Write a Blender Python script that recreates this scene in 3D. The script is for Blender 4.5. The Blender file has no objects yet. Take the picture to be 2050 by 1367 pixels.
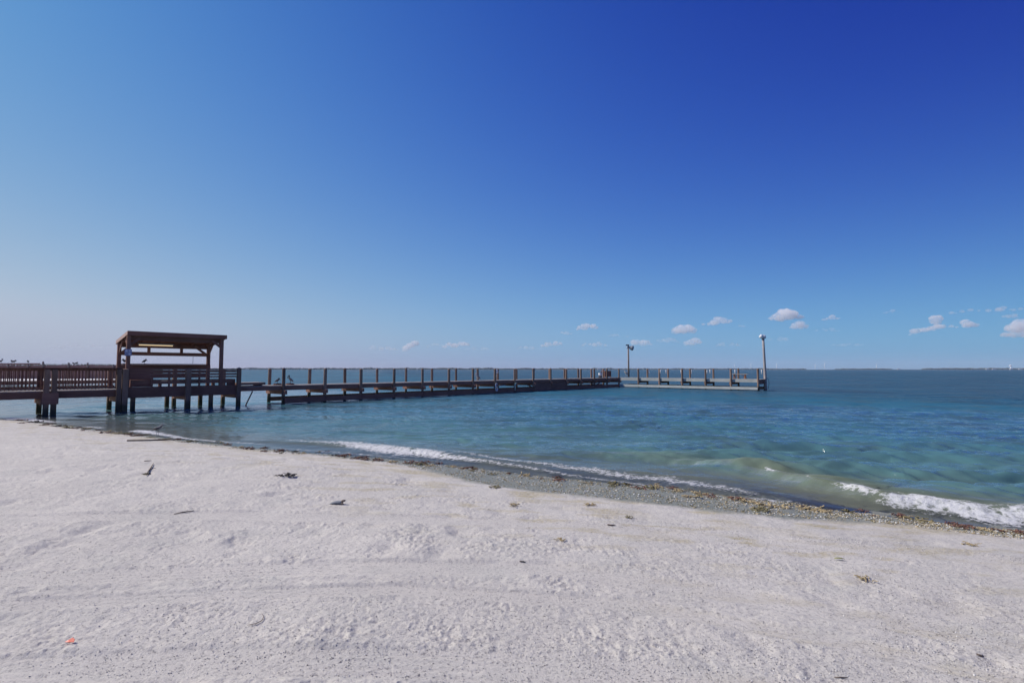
import bpy, math, random
import numpy as np
from mathutils import Vector, Matrix

random.seed(7)
RNG = np.random.default_rng(7)
scene = bpy.context.scene
COL = scene.collection
R = math.radians
F = 1025.0            # photograph's focal length in photo pixels (18 mm on a 36 mm sensor)
EYE = 2.15            # eye height above the water (water is z = 0)
PITCH = R(3.13)
CP, SP = math.cos(PITCH), math.sin(PITCH)
SUN_AZ, SUN_EL = R(-75), R(42)      # azimuth from +Y, negative = left
SUN = Vector((math.sin(SUN_AZ) * math.cos(SUN_EL), math.cos(SUN_AZ) * math.cos(SUN_EL), math.sin(SUN_EL)))

# ------------------------------------------------------------------ helpers
def ray(px, py):
    a = (px - 1025) / F
    b = -(py - 683.5) / F
    return a, CP - b * SP, SP + b * CP

def at_z(px, py, z=0.0):
    x, y, dz = ray(px, py)
    t = (z - EYE) / dz
    return x * t, y * t

def at_y(px, py, Y):
    x, y, dz = ray(px, py)
    t = Y / y
    return Vector((x * t, Y, EYE + dz * t))

def perlin(x, y, seed=0):
    x = np.asarray(x, float); y = np.asarray(y, float)
    x0 = np.floor(x).astype(np.int64); y0 = np.floor(y).astype(np.int64)
    fx = x - x0; fy = y - y0
    def g(ix, iy, dx, dy):
        h = (ix * 374761393 + iy * 668265263 + seed * 974634541) & 0xFFFFFFFF
        h = ((h ^ (h >> 13)) * 1274126177) & 0xFFFFFFFF
        h = (h ^ (h >> 16)) & 0xFFFFFFFF
        a = h * (2 * math.pi / 4294967296.0)
        return np.cos(a) * dx + np.sin(a) * dy
    u = fx * fx * fx * (fx * (fx * 6 - 15) + 10); v = fy * fy * fy * (fy * (fy * 6 - 15) + 10)
    n00 = g(x0, y0, fx, fy); n10 = g(x0 + 1, y0, fx - 1, fy)
    n01 = g(x0, y0 + 1, fx, fy - 1); n11 = g(x0 + 1, y0 + 1, fx - 1, fy - 1)
    return ((n00 * (1 - u) + n10 * u) * (1 - v) + (n01 * (1 - u) + n11 * u) * v) * 1.4

def fbm(x, y, seed=0, octs=4):
    s = 0; a = 1.0; f = 1.0
    for k in range(octs):
        s = s + a * perlin(x * f, y * f, seed + k * 17); a *= 0.5; f *= 2.03
    return s

def hash01(ix, iy, seed):
    h = (ix * 374761393 + iy * 668265263 + seed * 2246822519) & 0xFFFFFFFF
    h = ((h ^ (h >> 13)) * 1274126177) & 0xFFFFFFFF
    return ((h ^ (h >> 16)) & 0xFFFFFFFF) / 4294967296.0

def sstep(a, b, x):
    t = np.clip((x - a) / (b - a), 0, 1)
    return t * t * (3 - 2 * t)

def poly_sd(px, py, pts):
    """signed distance to a polyline (positive on its right-hand side), arc parameter"""
    best = np.full(px.shape, 1e18); sd = np.zeros(px.shape); par = np.zeros(px.shape)
    acc = 0.0
    for (x0, y0), (x1, y1) in zip(pts[:-1], pts[1:]):
        dx, dy = x1 - x0, y1 - y0
        L2 = dx * dx + dy * dy; L = math.sqrt(L2)
        t = np.clip(((px - x0) * dx + (py - y0) * dy) / L2, 0, 1)
        qx = px - (x0 + t * dx); qy = py - (y0 + t * dy)
        d2 = qx * qx + qy * qy
        m = d2 < best
        cr = dx * (py - y0) - dy * (px - x0)
        best = np.where(m, d2, best)
        sd = np.where(m, np.where(cr < 0, 1.0, -1.0) * np.sqrt(d2), sd)
        par = np.where(m, acc + t * L, par)
        acc += L
    return sd, par

def along(poly_px, vals, z=0.0):
    """photo polyline -> world polyline plus a table of values by arc length"""
    P = [at_z(x, y, z) for x, y in poly_px]
    s = [0.0]
    for a, b in zip(P[:-1], P[1:]):
        s.append(s[-1] + math.hypot(b[0] - a[0], b[1] - a[1]))
    return P, np.array(s), np.array(vals, float)

class MB:
    def __init__(self):
        self.v = []; self.f = []
    def add(self, vs, fs):
        n = len(self.v); self.v += [tuple(p) for p in vs]; self.f += [tuple(i + n for i in q) for q in fs]
        return self
    def box(self, x0, x1, y0, y1, z0, z1):
        return self.add([(x0, y0, z0), (x1, y0, z0), (x1, y1, z0), (x0, y1, z0), (x0, y0, z1), (x1, y0, z1), (x1, y1, z1), (x0, y1, z1)],
                        [(0, 3, 2, 1), (4, 5, 6, 7), (0, 1, 5, 4), (1, 2, 6, 5), (2, 3, 7, 6), (3, 0, 4, 7)])
    def bar(self, p0, p1, w, h, up=(0, 0, 1)):
        p0, p1 = Vector(p0), Vector(p1)
        d = (p1 - p0).normalized(); up = Vector(up)
        if abs(d.dot(up)) > .98: up = Vector((0, 1, 0))
        a = d.cross(up).normalized(); b = a.cross(d).normalized()
        vs = []
        for p in (p0, p1):
            for sa, sb in ((-1, -1), (1, -1), (1, 1), (-1, 1)):
                vs.append(p + a * (sa * w / 2) + b * (sb * h / 2))
        return self.add(vs, [(0, 1, 2, 3)[::-1], (4, 5, 6, 7), (0, 1, 5, 4), (1, 2, 6, 5), (2, 3, 7, 6), (3, 0, 4, 7)])
    def tube(self, pts, rad, n=8, flat=None, cap=True):
        """loft of ellipses along pts; rad = radius or (side, up) per point"""
        pts = [Vector(p) for p in pts]
        prev = None; rings = []
        vs = []; fs = []
        for i, p in enumerate(pts):
            d = (pts[min(i + 1, len(pts) - 1)] - pts[max(i - 1, 0)]).normalized()
            ref = prev if prev is not None else (Vector((0, 0, 1)) if abs(d.z) < .95 else Vector((1, 0, 0)))
            a = d.cross(ref)
            if a.length < 1e-6: a = d.cross(Vector((0, 1, 0)))
            a.normalize(); b = a.cross(d).normalized(); prev = b
            r = rad[i] if isinstance(rad, (list, tuple)) else rad
            ra, rb = r if isinstance(r, (list, tuple)) else (r, r)
            for k in range(n):
                t = 2 * math.pi * k / n
                vs.append(p + a * (math.cos(t) * ra) + b * (math.sin(t) * rb))
        for i in range(len(pts) - 1):
            for k in range(n):
                k2 = (k + 1) % n
                fs.append((i * n + k, i * n + k2, (i + 1) * n + k2, (i + 1) * n + k))
        if cap:
            fs.append(tuple(range(n))[::-1]); fs.append(tuple((len(pts) - 1) * n + k for k in range(n)))
        return self.add(vs, fs)
    def build(self, name, mat, parent=None, smooth=False, loc=None):
        me = bpy.data.meshes.new(name)
        me.from_pydata(self.v, [], self.f); me.update()
        if smooth: me.shade_smooth()
        if mat: me.materials.append(mat)
        o = bpy.data.objects.new(name, me); COL.objects.link(o)
        if parent: o.parent = parent
        if loc is not None: o.location = loc
        return o

def tag(o, label=None, cat=None, group=None, kind=None):
    if label: o['label'] = label
    if cat: o['category'] = cat
    if group: o['group'] = group
    if kind: o['kind'] = kind
    return o

def empty(name, loc, rz=0.0, label=None, cat=None, group=None):
    o = bpy.data.objects.new(name, None); COL.objects.link(o)
    o.location = loc; o.rotation_euler = (0, 0, rz); o.empty_display_size = .2
    return tag(o, label, cat, group)

def dup(root, loc, rz=0.0, scale=1.0, label=None):
    r = root.copy(); COL.objects.link(r); r.location = loc; r.rotation_euler = (0, 0, rz); r.scale = (scale,) * 3
    if label: r['label'] = label
    for ch in list(root.children):
        c = ch.copy(); COL.objects.link(c); c.parent = r
        for g in list(ch.children):
            d = g.copy(); COL.objects.link(d); d.parent = c
    return r

def numpy_mesh(name, co, quads, mat, attrs=None, smooth=True):
    me = bpy.data.meshes.new(name)
    nv, nf = len(co), len(quads)
    me.vertices.add(nv); me.vertices.foreach_set('co', co.astype(np.float32).ravel())
    me.loops.add(nf * 4); me.loops.foreach_set('vertex_index', quads.astype(np.int32).ravel())
    me.polygons.add(nf); me.polygons.foreach_set('loop_start', np.arange(0, nf * 4, 4, dtype=np.int32))
    me.polygons.foreach_set('loop_total', np.full(nf, 4, dtype=np.int32))
    me.update(calc_edges=True); me.validate()
    for k, v in (attrs or {}).items():
        a = me.attributes.new(k, 'FLOAT', 'POINT'); a.data.foreach_set('value', v.astype(np.float32).ravel())
    if smooth: me.shade_smooth()
    me.materials.append(mat)
    o = bpy.data.objects.new(name, me); COL.objects.link(o)
    return o

# ------------------------------------------------------------------ materials
class NT:
    def __init__(self, name):
        self.m = bpy.data.materials.new(name); self.m.use_nodes = True
        self.t = self.m.node_tree; self.t.nodes.clear()
        self.out = self.t.nodes.new('ShaderNodeOutputMaterial')
    def n(self, kind, **kw):
        nd = self.t.nodes.new('ShaderNode' + kind)
        for k, v in kw.items():
            if k.startswith('i_'):
                key = k[2:]
                key = int(key) if key.isdigit() else key.replace('_', ' ')
                if isinstance(v, bpy.types.NodeSocket): self.t.links.new(v, nd.inputs[key])
                else: nd.inputs[key].default_value = v
            else: setattr(nd, k, v)
        return nd
    def link(self, a, b): self.t.links.new(a, b)
    def math(self, op, a, b=None, clamp=False):
        nd = self.n('Math', operation=op, use_clamp=clamp)
        for i, v in enumerate((a, b)):
            if v is None: continue
            if isinstance(v, bpy.types.NodeSocket): self.link(v, nd.inputs[i])
            else: nd.inputs[i].default_value = v
        return nd.outputs[0]
    def mix(self, fac, a, b, blend='MIX'):
        nd = self.n('Mix', data_type='RGBA', blend_type=blend)
        for s, v in ((nd.inputs[0], fac), (nd.inputs[6], a), (nd.inputs[7], b)):
            if isinstance(v, bpy.types.NodeSocket): self.link(v, s)
            else: s.default_value = v if not isinstance(v, tuple) else (*v, 1.0)[:4]
        return nd.outputs[2]
    def ramp(self, fac, stops):
        nd = self.n('ValToRGB'); self.link(fac, nd.inputs[0])
        cr = nd.color_ramp
        while len(cr.elements) < len(stops): cr.elements.new(.5)
        for e, (p, c) in zip(cr.elements, stops):
            e.position = p; e.color = (c, c, c, 1) if not isinstance(c, tuple) else (*c, 1)
        return nd.outputs[0]
    def noise(self, vec, scale, detail=4, rough=.55, dist=0.0):
        nd = self.n('TexNoise'); nd.inputs['Scale'].default_value = scale; nd.inputs['Detail'].default_value = detail
        nd.inputs['Roughness'].default_value = rough; nd.inputs['Distortion'].default_value = dist
        if vec is not None: self.link(vec, nd.inputs['Vector'])
        return nd.outputs[0]
    def coords(self, scale=(1, 1, 1), which='Object', rot=(0, 0, 0)):
        tc = self.n('TexCoord'); mp = self.n('Mapping'); mp.inputs['Scale'].default_value = scale
        mp.inputs['Rotation'].default_value = rot
        self.link(tc.outputs[which], mp.inputs[0]); return mp.outputs[0]

def wood(name, c0, c1, grain=(1, 1, 1), rough=.85, scale=6.0, stain=None, tide=False):
    """weathered timber: long grain plus blotches; grain squeezes noise along an axis"""
    T = NT(name)
    v = T.coords(grain)
    g = T.noise(v, scale, 5, .65)
    b = T.noise(T.coords((1, 1, 1)), 1.1, 3)
    col = T.mix(T.ramp(g, [(.3, 0.0), (.7, 1.0)]), c0, c1)
    col = T.mix(T.ramp(b, [(.35, 0.0), (.75, .55)]), col, stain or tuple(.62 * x for x in c0))
    oi = T.n('ObjectInfo')
    col = T.mix(1.0, col, T.ramp(oi.outputs['Random'], [(0.0, .72), (.5, 1.0), (1.0, 1.22)]), 'MULTIPLY')
    if tide:
        ge = T.n('NewGeometry'); sz = T.n('SeparateXYZ'); T.link(ge.outputs['Position'], sz.inputs[0])
        hh = T.math('ADD', sz.outputs['Z'], T.math('MULTIPLY', T.math('SUBTRACT', T.noise(T.coords((3, 3, 3)), 2.0, 3), .5), .5))
        col = T.mix(T.ramp(hh, [(.25, .85), (.55, 0.0)]), col, (.055, .055, .035))
        tp = T.math('GREATER_THAN', sz.outputs['Z'], 2.21)
        col = T.mix(T.math('MULTIPLY', tp, .5), col, (.30, .28, .26))
    bp = T.n('Bump'); bp.inputs['Strength'].default_value = .35; bp.inputs['Distance'].default_value = .01
    T.link(g, bp.inputs['Height'])
    p = T.n('BsdfPrincipled'); T.link(col, p.inputs['Base Color']); p.inputs['Roughness'].default_value = rough
    p.inputs['Specular IOR Level'].default_value = .08
    T.link(bp.outputs[0], p.inputs['Normal']); T.link(p.outputs[0], T.out.inputs[0])
    return T.m

def plain(name, c, rough=.7, var=.25, scale=8.0, metal=0.0, spec=.3):
    T = NT(name)
    g = T.noise(T.coords(), scale, 4)
    col = T.mix(T.ramp(g, [(.3, 0.0), (.7, 1.0)]), tuple(x * (1 - var) for x in c), tuple(min(1, x * (1 + var)) for x in c))
    p = T.n('BsdfPrincipled'); T.link(col, p.inputs['Base Color']); p.inputs['Roughness'].default_value = rough
    p.inputs['Metallic'].default_value = metal; p.inputs['Specular IOR Level'].default_value = spec
    T.link(p.outputs[0], T.out.inputs[0])
    return T.m

M = {}
M['wood'] = wood('weathered_wood', (.25, .128, .098), (.31, .175, .135), (.35, 3, 3))
M['pile'] = wood('piling_wood', (.235, .145, .108), (.30, .215, .165), (3, 3, .3), tide=True)
M['deck'] = wood('deck_boards', (.38, .33, .31), (.5, .45, .42), (3, .35, 3))
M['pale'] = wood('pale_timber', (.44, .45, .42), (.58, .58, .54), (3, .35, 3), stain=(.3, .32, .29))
M['rail'] = wood('rail_wood', (.22, .115, .09), (.28, .155, .12), (.35, 3, 3))
M['bench'] = wood('bench_wood', (.42, .33, .25), (.52, .43, .34), (.4, 3, 3))
M['rust'] = plain('orange_leg', (.42, .16, .07))
M['roof'] = wood('roof_boards', (.24, .115, .09), (.30, .15, .115), (.3, 3, 3))
M['gable_lit'] = wood('sunlit_gable_board', (.52, .36, .30), (.62, .46, .40), (3, .3, 3))
M['white'] = plain('white_paint', (.72, .72, .72), .5, .08)
M['grey'] = plain('galvanised_metal', (.30, .31, .32), .5, .2, 12)
M['dark'] = plain('dark_metal', (.05, .045, .05), .55, .2)
M['conc'] = plain('grey_pole', (.34, .30, .29), .7, .2, 5)
M['bulk'] = wood('bulkhead_planks', (.26, .15, .13), (.36, .22, .19), (2.5, 2.5, .2), scale=3)
M['sandbar'] = plain('pale_sandbar', (.60, .58, .57), .95, .08, .4)
M['stick'] = wood('driftwood', (.16, .12, .10), (.26, .21, .17), (3, .4, 3))
M['driftgrey'] = wood('grey_driftwood', (.28, .29, .30), (.42, .43, .44), (3, .6, 3), scale=14)
M['leaf'] = plain('dry_leaf', (.24, .24, .07), .8, .2)
M['red'] = plain('coral_red_plastic', (.85, .16, .09), .5, .1)
M['blade_white'] = plain('turbine_white', (.8, .8, .82), .5, .03)

# ------------------------------------------------------------------ shoreline
SHORE_PX = [(0, 837), (100, 848), (200, 861), (300, 873), (400, 886), (520, 899), (650, 909), (760, 918), (850, 927),
            (950, 938), (1100, 957), (1200, 967), (1320, 975), (1390, 986), (1500, 999), (1600, 1012), (1700, 1025),
            (1800, 1037), (1900, 1050), (2050, 1066)]
DRY_PX = [(0, 838), (200, 863), (400, 889), (650, 914), (800, 932), (890, 958), (960, 978), (1040, 993), (1200, 1011), (1300, 1021),
          (1400, 1033), (1500, 1043), (1600, 1048), (1700, 1049), (1800, 1053), (1900, 1064), (2050, 1081)]
TAIL0 = [(-400., 260.), (-150., 130.), (-100., 88.), (-60., 50.), (-34., 30.)]
TAIL1 = [(8.6, 5.4), (11.5, 3.2), (16., -1.), (26., -10.), (70., -60.), (400., -400.)]
SHORE = TAIL0 + [at_z(x, y, 0.0) for x, y in SHORE_PX] + TAIL1
DRY = TAIL0 + [at_z(x, y, 0.10 if 850 < x < 1750 else .03) for x, y in DRY_PX] + [(8.7, 5.2), (11.5, 2.8), (16., -1.4), (26., -10.5), (70., -60.5), (400., -400.5)]

def beach_profile(sd):
    inl = .60 * (1 - np.exp(-np.maximum(sd, 0) / 4.6))
    off = -np.minimum(np.maximum(-sd, 0) * .085, .22) - np.maximum(-sd - 2.6, 0) * .05
    return np.where(sd >= 0, inl, np.maximum(off, -1.9))

def ground_h(x, y):
    sd, _ = poly_sd(np.array([x], float), np.array([y], float), SHORE)
    return float(beach_profile(sd)[0])

def on_sand(px, py):
    z = .2
    for _ in range(12):
        x, y = at_z(px, py, z); z = .5 * z + .5 * ground_h(x, y)
    return Vector((x, y, z))

# ------------------------------------------------------------------ beach and seabed: one sheet to the horizon
def polar(ang_mid, n_mid, n_out, radii):
    a = np.concatenate([np.linspace(-180, -ang_mid, n_out, endpoint=False), np.linspace(-ang_mid, ang_mid, n_mid, endpoint=False),
                        np.linspace(ang_mid, 180, n_out, endpoint=False)])
    a = np.radians(a); A, RR = np.meshgrid(a, radii)
    X = RR * np.sin(A); Y = RR * np.cos(A)
    nr, na = X.shape
    idx = np.arange(nr * na).reshape(nr, na)
    q = np.stack([idx[:-1, :], np.roll(idx[:-1, :], -1, 1), np.roll(idx[1:, :], -1, 1), idx[1:, :]], -1).reshape(-1, 4)
    return X, Y, q

inv = np.linspace(1 / 2.2, 1 / 30.0, 640)
radii = np.concatenate([np.array([.02, .5, 1.0, 1.5, 1.9]), 1 / inv, np.geomspace(32, 9000, 40)])
X, Y, Q = polar(52, 1150, 90, radii)
SD, _ = poly_sd(X, Y, SHORE)
DD, _ = poly_sd(X, Y, DRY)
Z = beach_profile(SD)
inland = sstep(.15, 1.2, DD)
nearw = np.exp(-(np.hypot(X, Y) / 26.0) ** 4)
# vehicle / rake tracks that smooth the sand
def track(pxs, half):
    P = [tuple(on_sand(x, y)[:2]) for x, y in pxs]
    d, _ = poly_sd(X, Y, P)
    return d, sstep(half, half * .6, np.abs(d))
edge_ = np.zeros_like(X); tr = np.zeros_like(X); stri = np.zeros_like(X)
for pxs, half in (([(-500, 1190), (0, 1160), (350, 1146), (700, 1136), (1100, 1140), (1500, 1195), (2050, 1292), (2500, 1400)], .20),
                  ([(-500, 1250), (0, 1212), (420, 1190), (800, 1180), (1250, 1210), (1700, 1290), (2300, 1420)], .13),
                  ([(-300, 1380), (0, 1345), (400, 1325), (900, 1330), (1300, 1350), (1700, 1420)], .2),
                  ([(-300, 1050), (0, 1040), (500, 1030), (1000, 1046), (1500, 1080), (2100, 1130)], .22)):
    d, w = track(pxs, half)
    tr = np.maximum(tr, w * (.88 if half > .12 else .75)); edge_ = edge_ + .006 * np.exp(-((np.abs(d) - half * 1.05) / .05) ** 2)
    stri = stri + w * np.sin(d * 90 + 2.2 * perlin(X * 1.5, Y * 1.5, 5)) * .5 * (.5 + perlin(X * .8, Y * .8, 9))
rough = (1 - tr) * (1 - .42 * sstep(-1.5, 3.0, X + .25 * (Y - 5)))
patch = sstep(-.12, .5, fbm(X / 1.3, Y / 1.3, 31, 3))
patch2 = sstep(-.05, .55, fbm(X / .7 + 9, Y / .7, 57, 3))
dz = .024 * fbm(X / 1.9, Y / 1.9, 1, 3) * (.4 + .6 * rough)
dz += rough * (.35 + .9 * patch) * .0085 * fbm(X / .27, Y / .27, 2, 4)
dz += rough * (.5 + .9 * patch2) * .0072 * fbm(X / .06, Y / .06, 3, 3)
dz += stri * .0055 + 1.4 * edge_ - .010 * tr
def pits(cell, prob, depth, size, seed, rim=.35, elong=1.7):
    out = np.zeros_like(X)
    ix = np.floor(X / cell).astype(np.int64); iy = np.floor(Y / cell).astype(np.int64)
    for ox in (-1, 0, 1):
        for oy in (-1, 0, 1):
            cx, cy = ix + ox, iy + oy
            h1 = hash01(cx, cy, seed); h2 = hash01(cx, cy, seed + 1); h3 = hash01(cx, cy, seed + 2); h4 = hash01(cx, cy, seed + 3)
            dx = X - (cx + h1) * cell; dy = Y - (cy + h2) * cell
            an = h3 * math.pi * 2; ca, sa = np.cos(an), np.sin(an)
            u = (dx * ca + dy * sa) / elong; v = -dx * sa + dy * ca
            s = size * (.6 + .8 * h4)
            r2 = (u * u + v * v) / (s * s)
            amp = np.where(hash01(cx, cy, seed + 4) < prob, .5 + .7 * h3, 0.0)
            out += amp * (-np.exp(-r2) + rim * np.exp(-((np.sqrt(r2) - 1.5) / .4) ** 2))
    return out * depth
wob = .06 * perlin(X / .12, Y / .12, 77)
dz += rough * pits(.58, .5, .030, .115, 101, .12) * (.55 + .45 * patch)
dz += rough * pits(.34, .4, .016, .055, 131, .12) * (.3 + .9 * patch2)
lump = -pits(.10, .42, .0088, .013, 171, rim=0, elong=1.5)
dz += rough * lump * (.25 + .95 * patch2)
dz += rough * pits(.16, .4, .011, .022, 251, rim=.1, elong=2.0) * (.2 + .9 * patch)
dz += rough * -pits(.23, .22, .011, .020, 211, rim=0, elong=1.5) * (.2 + .8 * patch)
wetcol = 1 - sstep(-.16, .20, DD + .14 * fbm(X / .5, Y / .5, 41, 3))
Z = Z + dz * inland * nearw + (1 - inland) * nearw * (.010 * fbm(X / .5, Y / .5, 8, 3) + .004 * fbm(X / .08, Y / .08, 12, 2)) * sstep(-1.2, -.1, SD)
# wrack berm
Z += .02 * np.exp(-((SD - .12) / .16) ** 2) * sstep(-.3, .3, fbm(X / .8, Y / .8, 19, 2)) * nearw
stain = np.exp(-((DD - .35) / .5) ** 2) * sstep(-.15, .45, fbm(X / 1.2, Y / .55, 23, 4)) + \
    .8 * np.exp(-((DD - 1.6) / 1.1) ** 2) * sstep(.1, .6, fbm(X / .8 + 5, Y / .3, 29, 4))
stain = stain + .4 * tr * sstep(.5, 2.0, X) * sstep(-.3, .4, fbm(X / .6, Y / .25, 37, 3)) * inland

GA_MID, GN_MID, GN_OUT = 52.0, 1150, 90
BZ, BR_ = Z.copy(), radii.copy()
def surf_z(x, y):
    x = np.atleast_1d(np.asarray(x, float)); y = np.atleast_1d(np.asarray(y, float))
    a = np.degrees(np.arctan2(x, y)); r = np.hypot(x, y)
    c = np.clip(GN_OUT + (a + GA_MID) / (2 * GA_MID) * GN_MID, 0, BZ.shape[1] - 2)
    k = np.clip(np.interp(r, BR_, np.arange(len(BR_))), 0, len(BR_) - 1.001)
    c0 = c.astype(int); k0 = k.astype(int); fc = c - c0; fk = k - k0
    return (BZ[k0, c0] * (1 - fc) + BZ[k0, c0 + 1] * fc) * (1 - fk) + (BZ[k0 + 1, c0] * (1 - fc) + BZ[k0 + 1, c0 + 1] * fc) * fk
def on_sand(px, py):
    z = .2
    for _ in range(14):
        x, y = at_z(px, py, z); z = .5 * z + .5 * float(surf_z(x, y)[0])
    x, y = at_z(px, py, z)
    return Vector((x, y, float(surf_z(x, y)[0])))

def sand_material():
    T = NT('beach_sand')
    v = T.coords()
    wet = T.n('Attribute', attribute_name='wet').outputs['Fac']
    st = T.n('Attribute', attribute_name='stain').outputs['Fac']
    big = T.noise(v, .55, 3); mid = T.noise(v, 5.0, 5, .6); fine = T.noise(v, 38, 5, .72); speck = T.noise(v, 110, 3, .6)
    col = T.mix(T.ramp(big, [(.35, 0.0), (.65, 1.0)]), (.572, .530, .474), (.630, .584, .522))
    col = T.mix(T.ramp(T.noise(T.coords((1, 1.5, 1)), 1.5, 5, .65), [(.50, 0.0), (.72, .55)]), col, (.485, .470, .425))
    col = T.mix(T.ramp(mid, [(.35, .45), (.6, 0.0)]), col, (.49, .455, .42))
    col = T.mix(T.ramp(fine, [(.33, .8), (.48, 0.0)]), col, (.25, .23, .22))
    col = T.mix(T.ramp(speck, [(.60, 0.0), (.70, .7)]), col, (.76, .72, .68))
    col = T.mix(T.ramp(speck, [(.27, .85), (.36, 0.0)]), col, (.11, .10, .10))
    ystain = T.math('MULTIPLY', st, T.ramp(T.noise(v, 22, 4, .7), [(.35, .15), (.6, 1.0)]))
    col = T.mix(T.math('MULTIPLY', ystain, .85, True), col, (.40, .335, .19))
    wc = T.mix(T.ramp(T.noise(v, 9, 5, .7), [(.3, 0.0), (.7, 1.0)]), (.190, .195, .155), (.300, .295, .225))
    wc = T.mix(T.ramp(fine, [(.34, .8), (.46, 0.0)]), wc, (.08, .08, .08))
    wc = T.mix(T.ramp(speck, [(.58, 0.0), (.68, .8)]), wc, (.48, .48, .45))
    col = T.mix(wet, col, wc)
    bp = T.n('Bump'); bp.inputs['Strength'].default_value = .85; bp.inputs['Distance'].default_value = .014
    h = T.math('ADD', T.math('MULTIPLY', fine, .7), T.math('MULTIPLY', speck, .4))
    T.link(h, bp.inputs['Height'])
    p = T.n('BsdfPrincipled'); T.link(col, p.inputs['Base Color']); T.link(bp.outputs[0], p.inputs['Normal'])
    T.link(T.math('SUBTRACT', .95, T.math('MULTIPLY', wet, .5)), p.inputs['Roughness'])
    p.inputs['Specular IOR Level'].default_value = .2
    T.link(p.outputs[0], T.out.inputs[0])
    return T.m
beach = numpy_mesh('beach', np.stack([X, Y, Z], -1).reshape(-1, 3), Q, sand_material(), {'wet': wetcol, 'stain': stain})
tag(beach, kind='structure')

# ------------------------------------------------------------------ sea
wr = np.concatenate([1 / np.linspace(1 / 5.2, 1 / 130.0, 820), np.geomspace(136, 9000, 60)])
X, Y, Q = polar(52, 1100, 60, wr)
RAD = np.hypot(X, Y)
SD, PAR = poly_sd(X, Y, SHORE)
step = np.gradient(wr)[:, None] * np.ones_like(X)
off = np.maximum(-SD, 0)
grow = sstep(.2, 3.5, off)
H = np.zeros_like(X)
wx = X + .35 * perlin(X / 2.1, Y / 2.1, 61); wy = Y + .35 * perlin(X / 2.1 + 7, Y / 2.1, 62)
wrng = np.random.default_rng(3)
for k in range(40):
    lam = float(np.exp(wrng.uniform(math.log(.3), math.log(2.0))))
    th = R(-104) + wrng.normal() * .36
    ph = wrng.uniform(0, 6.28)
    amp = .0085 * lam ** .9
    keep = sstep(1.8, 3.4, lam / step)
    w = (wx * math.cos(th) + wy * math.sin(th)) * 2 * math.pi / lam + ph
    H += amp * keep * (np.sin(w) + .25 * np.sin(2 * w + .6)) * grow
gust = .55 + .75 * sstep(-.5, .5, fbm(X / 9, Y / 9, 66, 3))
H *= gust * (.4 + .6 * sstep(-8, 10, X)) * 1.0
# long low swell lines near the beach
for dist, amp in ((4.2, .035), (6.6, .03), (9.6, .03)):
    d = off - dist - .5 * perlin(PAR / 6, PAR * 0 + dist, 71)
    H += amp * np.exp(-(d / .55) ** 2) * sstep(-.3, .4, perlin(PAR / 5 + dist * 3, PAR * 0, 72)) * sstep(-6, 2, X)
# the breaking wave
BR_PX = [(1080, 893), (1200, 904), (1300, 909), (1400, 917), (1530, 936), (1640, 963), (1740, 984), (1850, 999), (2050, 1020), (2400, 1050), (2900, 1110)]
BR, BS, BV = along(BR_PX, [0, .03, .055, .085, .135, .16, .16, .135, .11, .08, .05], .1)
bd, bp_ = poly_sd(X, Y, BR)
bh = np.interp(bp_, BS, BV)
bd2 = bd + .10 * perlin(bp_ / .7, bp_ * 0, 81) + .05 * perlin(bp_ / .22, bp_ * 0, 82)
prof = np.where(bd2 > 0, np.exp(-(bd2 / .24) ** 2), np.exp(-(bd2 / .85) ** 2))
H += bh * prof * (1 + .2 * perlin(bp_ / .35, bd / .3, 83) + .22 * perlin(bp_ / 1.3, bd / .8, 84))
H -= .25 * bh * np.exp(-((bd2 - .7) / .4) ** 2)
# second small wave line further left
B2_PX = [(430, 876), (620, 883), (720, 887), (820, 897), (930, 912), (1050, 930), (1180, 950)]
B2, S2, V2 = along(B2_PX, [0, .05, .08, .09, .06, .03, 0], .06)
b2, q2 = poly_sd(X, Y, B2); h2 = np.interp(q2, S2, V2)
b22 = b2 + .1 * perlin(q2 / .8, q2 * 0, 85)
H += h2 * np.where(b22 > 0, np.exp(-(b22 / .22) ** 2), np.exp(-(b22 / .8) ** 2))
# foam
foam = np.zeros_like(X)
def foamline(pxs, inten, wpx, seed, z=.02, up=1.0, edge=.5):
    """pxs with per-point intensity and half-width in metres"""
    global foam
    P, S, V = along(pxs, inten, z); W = np.array(wpx, float)
    d, p = poly_sd(X, Y, P)
    v = np.interp(p, S, V); w = np.interp(p, S, W)
    d = d + w * edge * (perlin(p / (w * 1.6 + .05), d * 0, seed) + .5 * perlin(p / (w * .6 + .03), d * 0, seed + 1))
    body = np.where(d > 0, np.exp(-(d / w) ** 2), np.exp(-(d / (w * up)) ** 2))
    endf = sstep(0, .5, p) * sstep(0, .5, S[-1] - p)
    foam = np.maximum(foam, v * body * endf)
foamline([(1735, 990), (1790, 1000), (1870, 1010), (1960, 1020), (2050, 1029), (2300, 1056), (2600, 1090)], [.55, .9, .86, .80, .76, .7, .6], [.10, .24, .32, .36, .38, .38, .3], 300, .06, .9, .7)
foamline([(1990, 1003), (2050, 1010), (2300, 1040)], [.5, .7, .6], [.12, .16, .16], 310)
foamline([(560, 880), (640, 885), (700, 890), (770, 899), (850, 907), (900, 914), (960, 921), (1060, 935), (1150, 950), (1230, 960), (1320, 972), (1400, 984)],
         [.3, .5, .72, .85, .8, .66, .5, .46, .42, .4, .42, .2], [.12, .16, .26, .42, .36, .25, .16, .12, .10, .09, .08, .05], 320, .03, .8)
foamline([(880, 902), (1000, 918), (1100, 930), (1200, 944), (1330, 957), (1450, 975), (1560, 996)], [.2, .5, .45, .5, .5, .45, .2], [.10, .12, .16, .22, .25, .2, .1], 330, .02, 1.2, .9)
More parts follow.
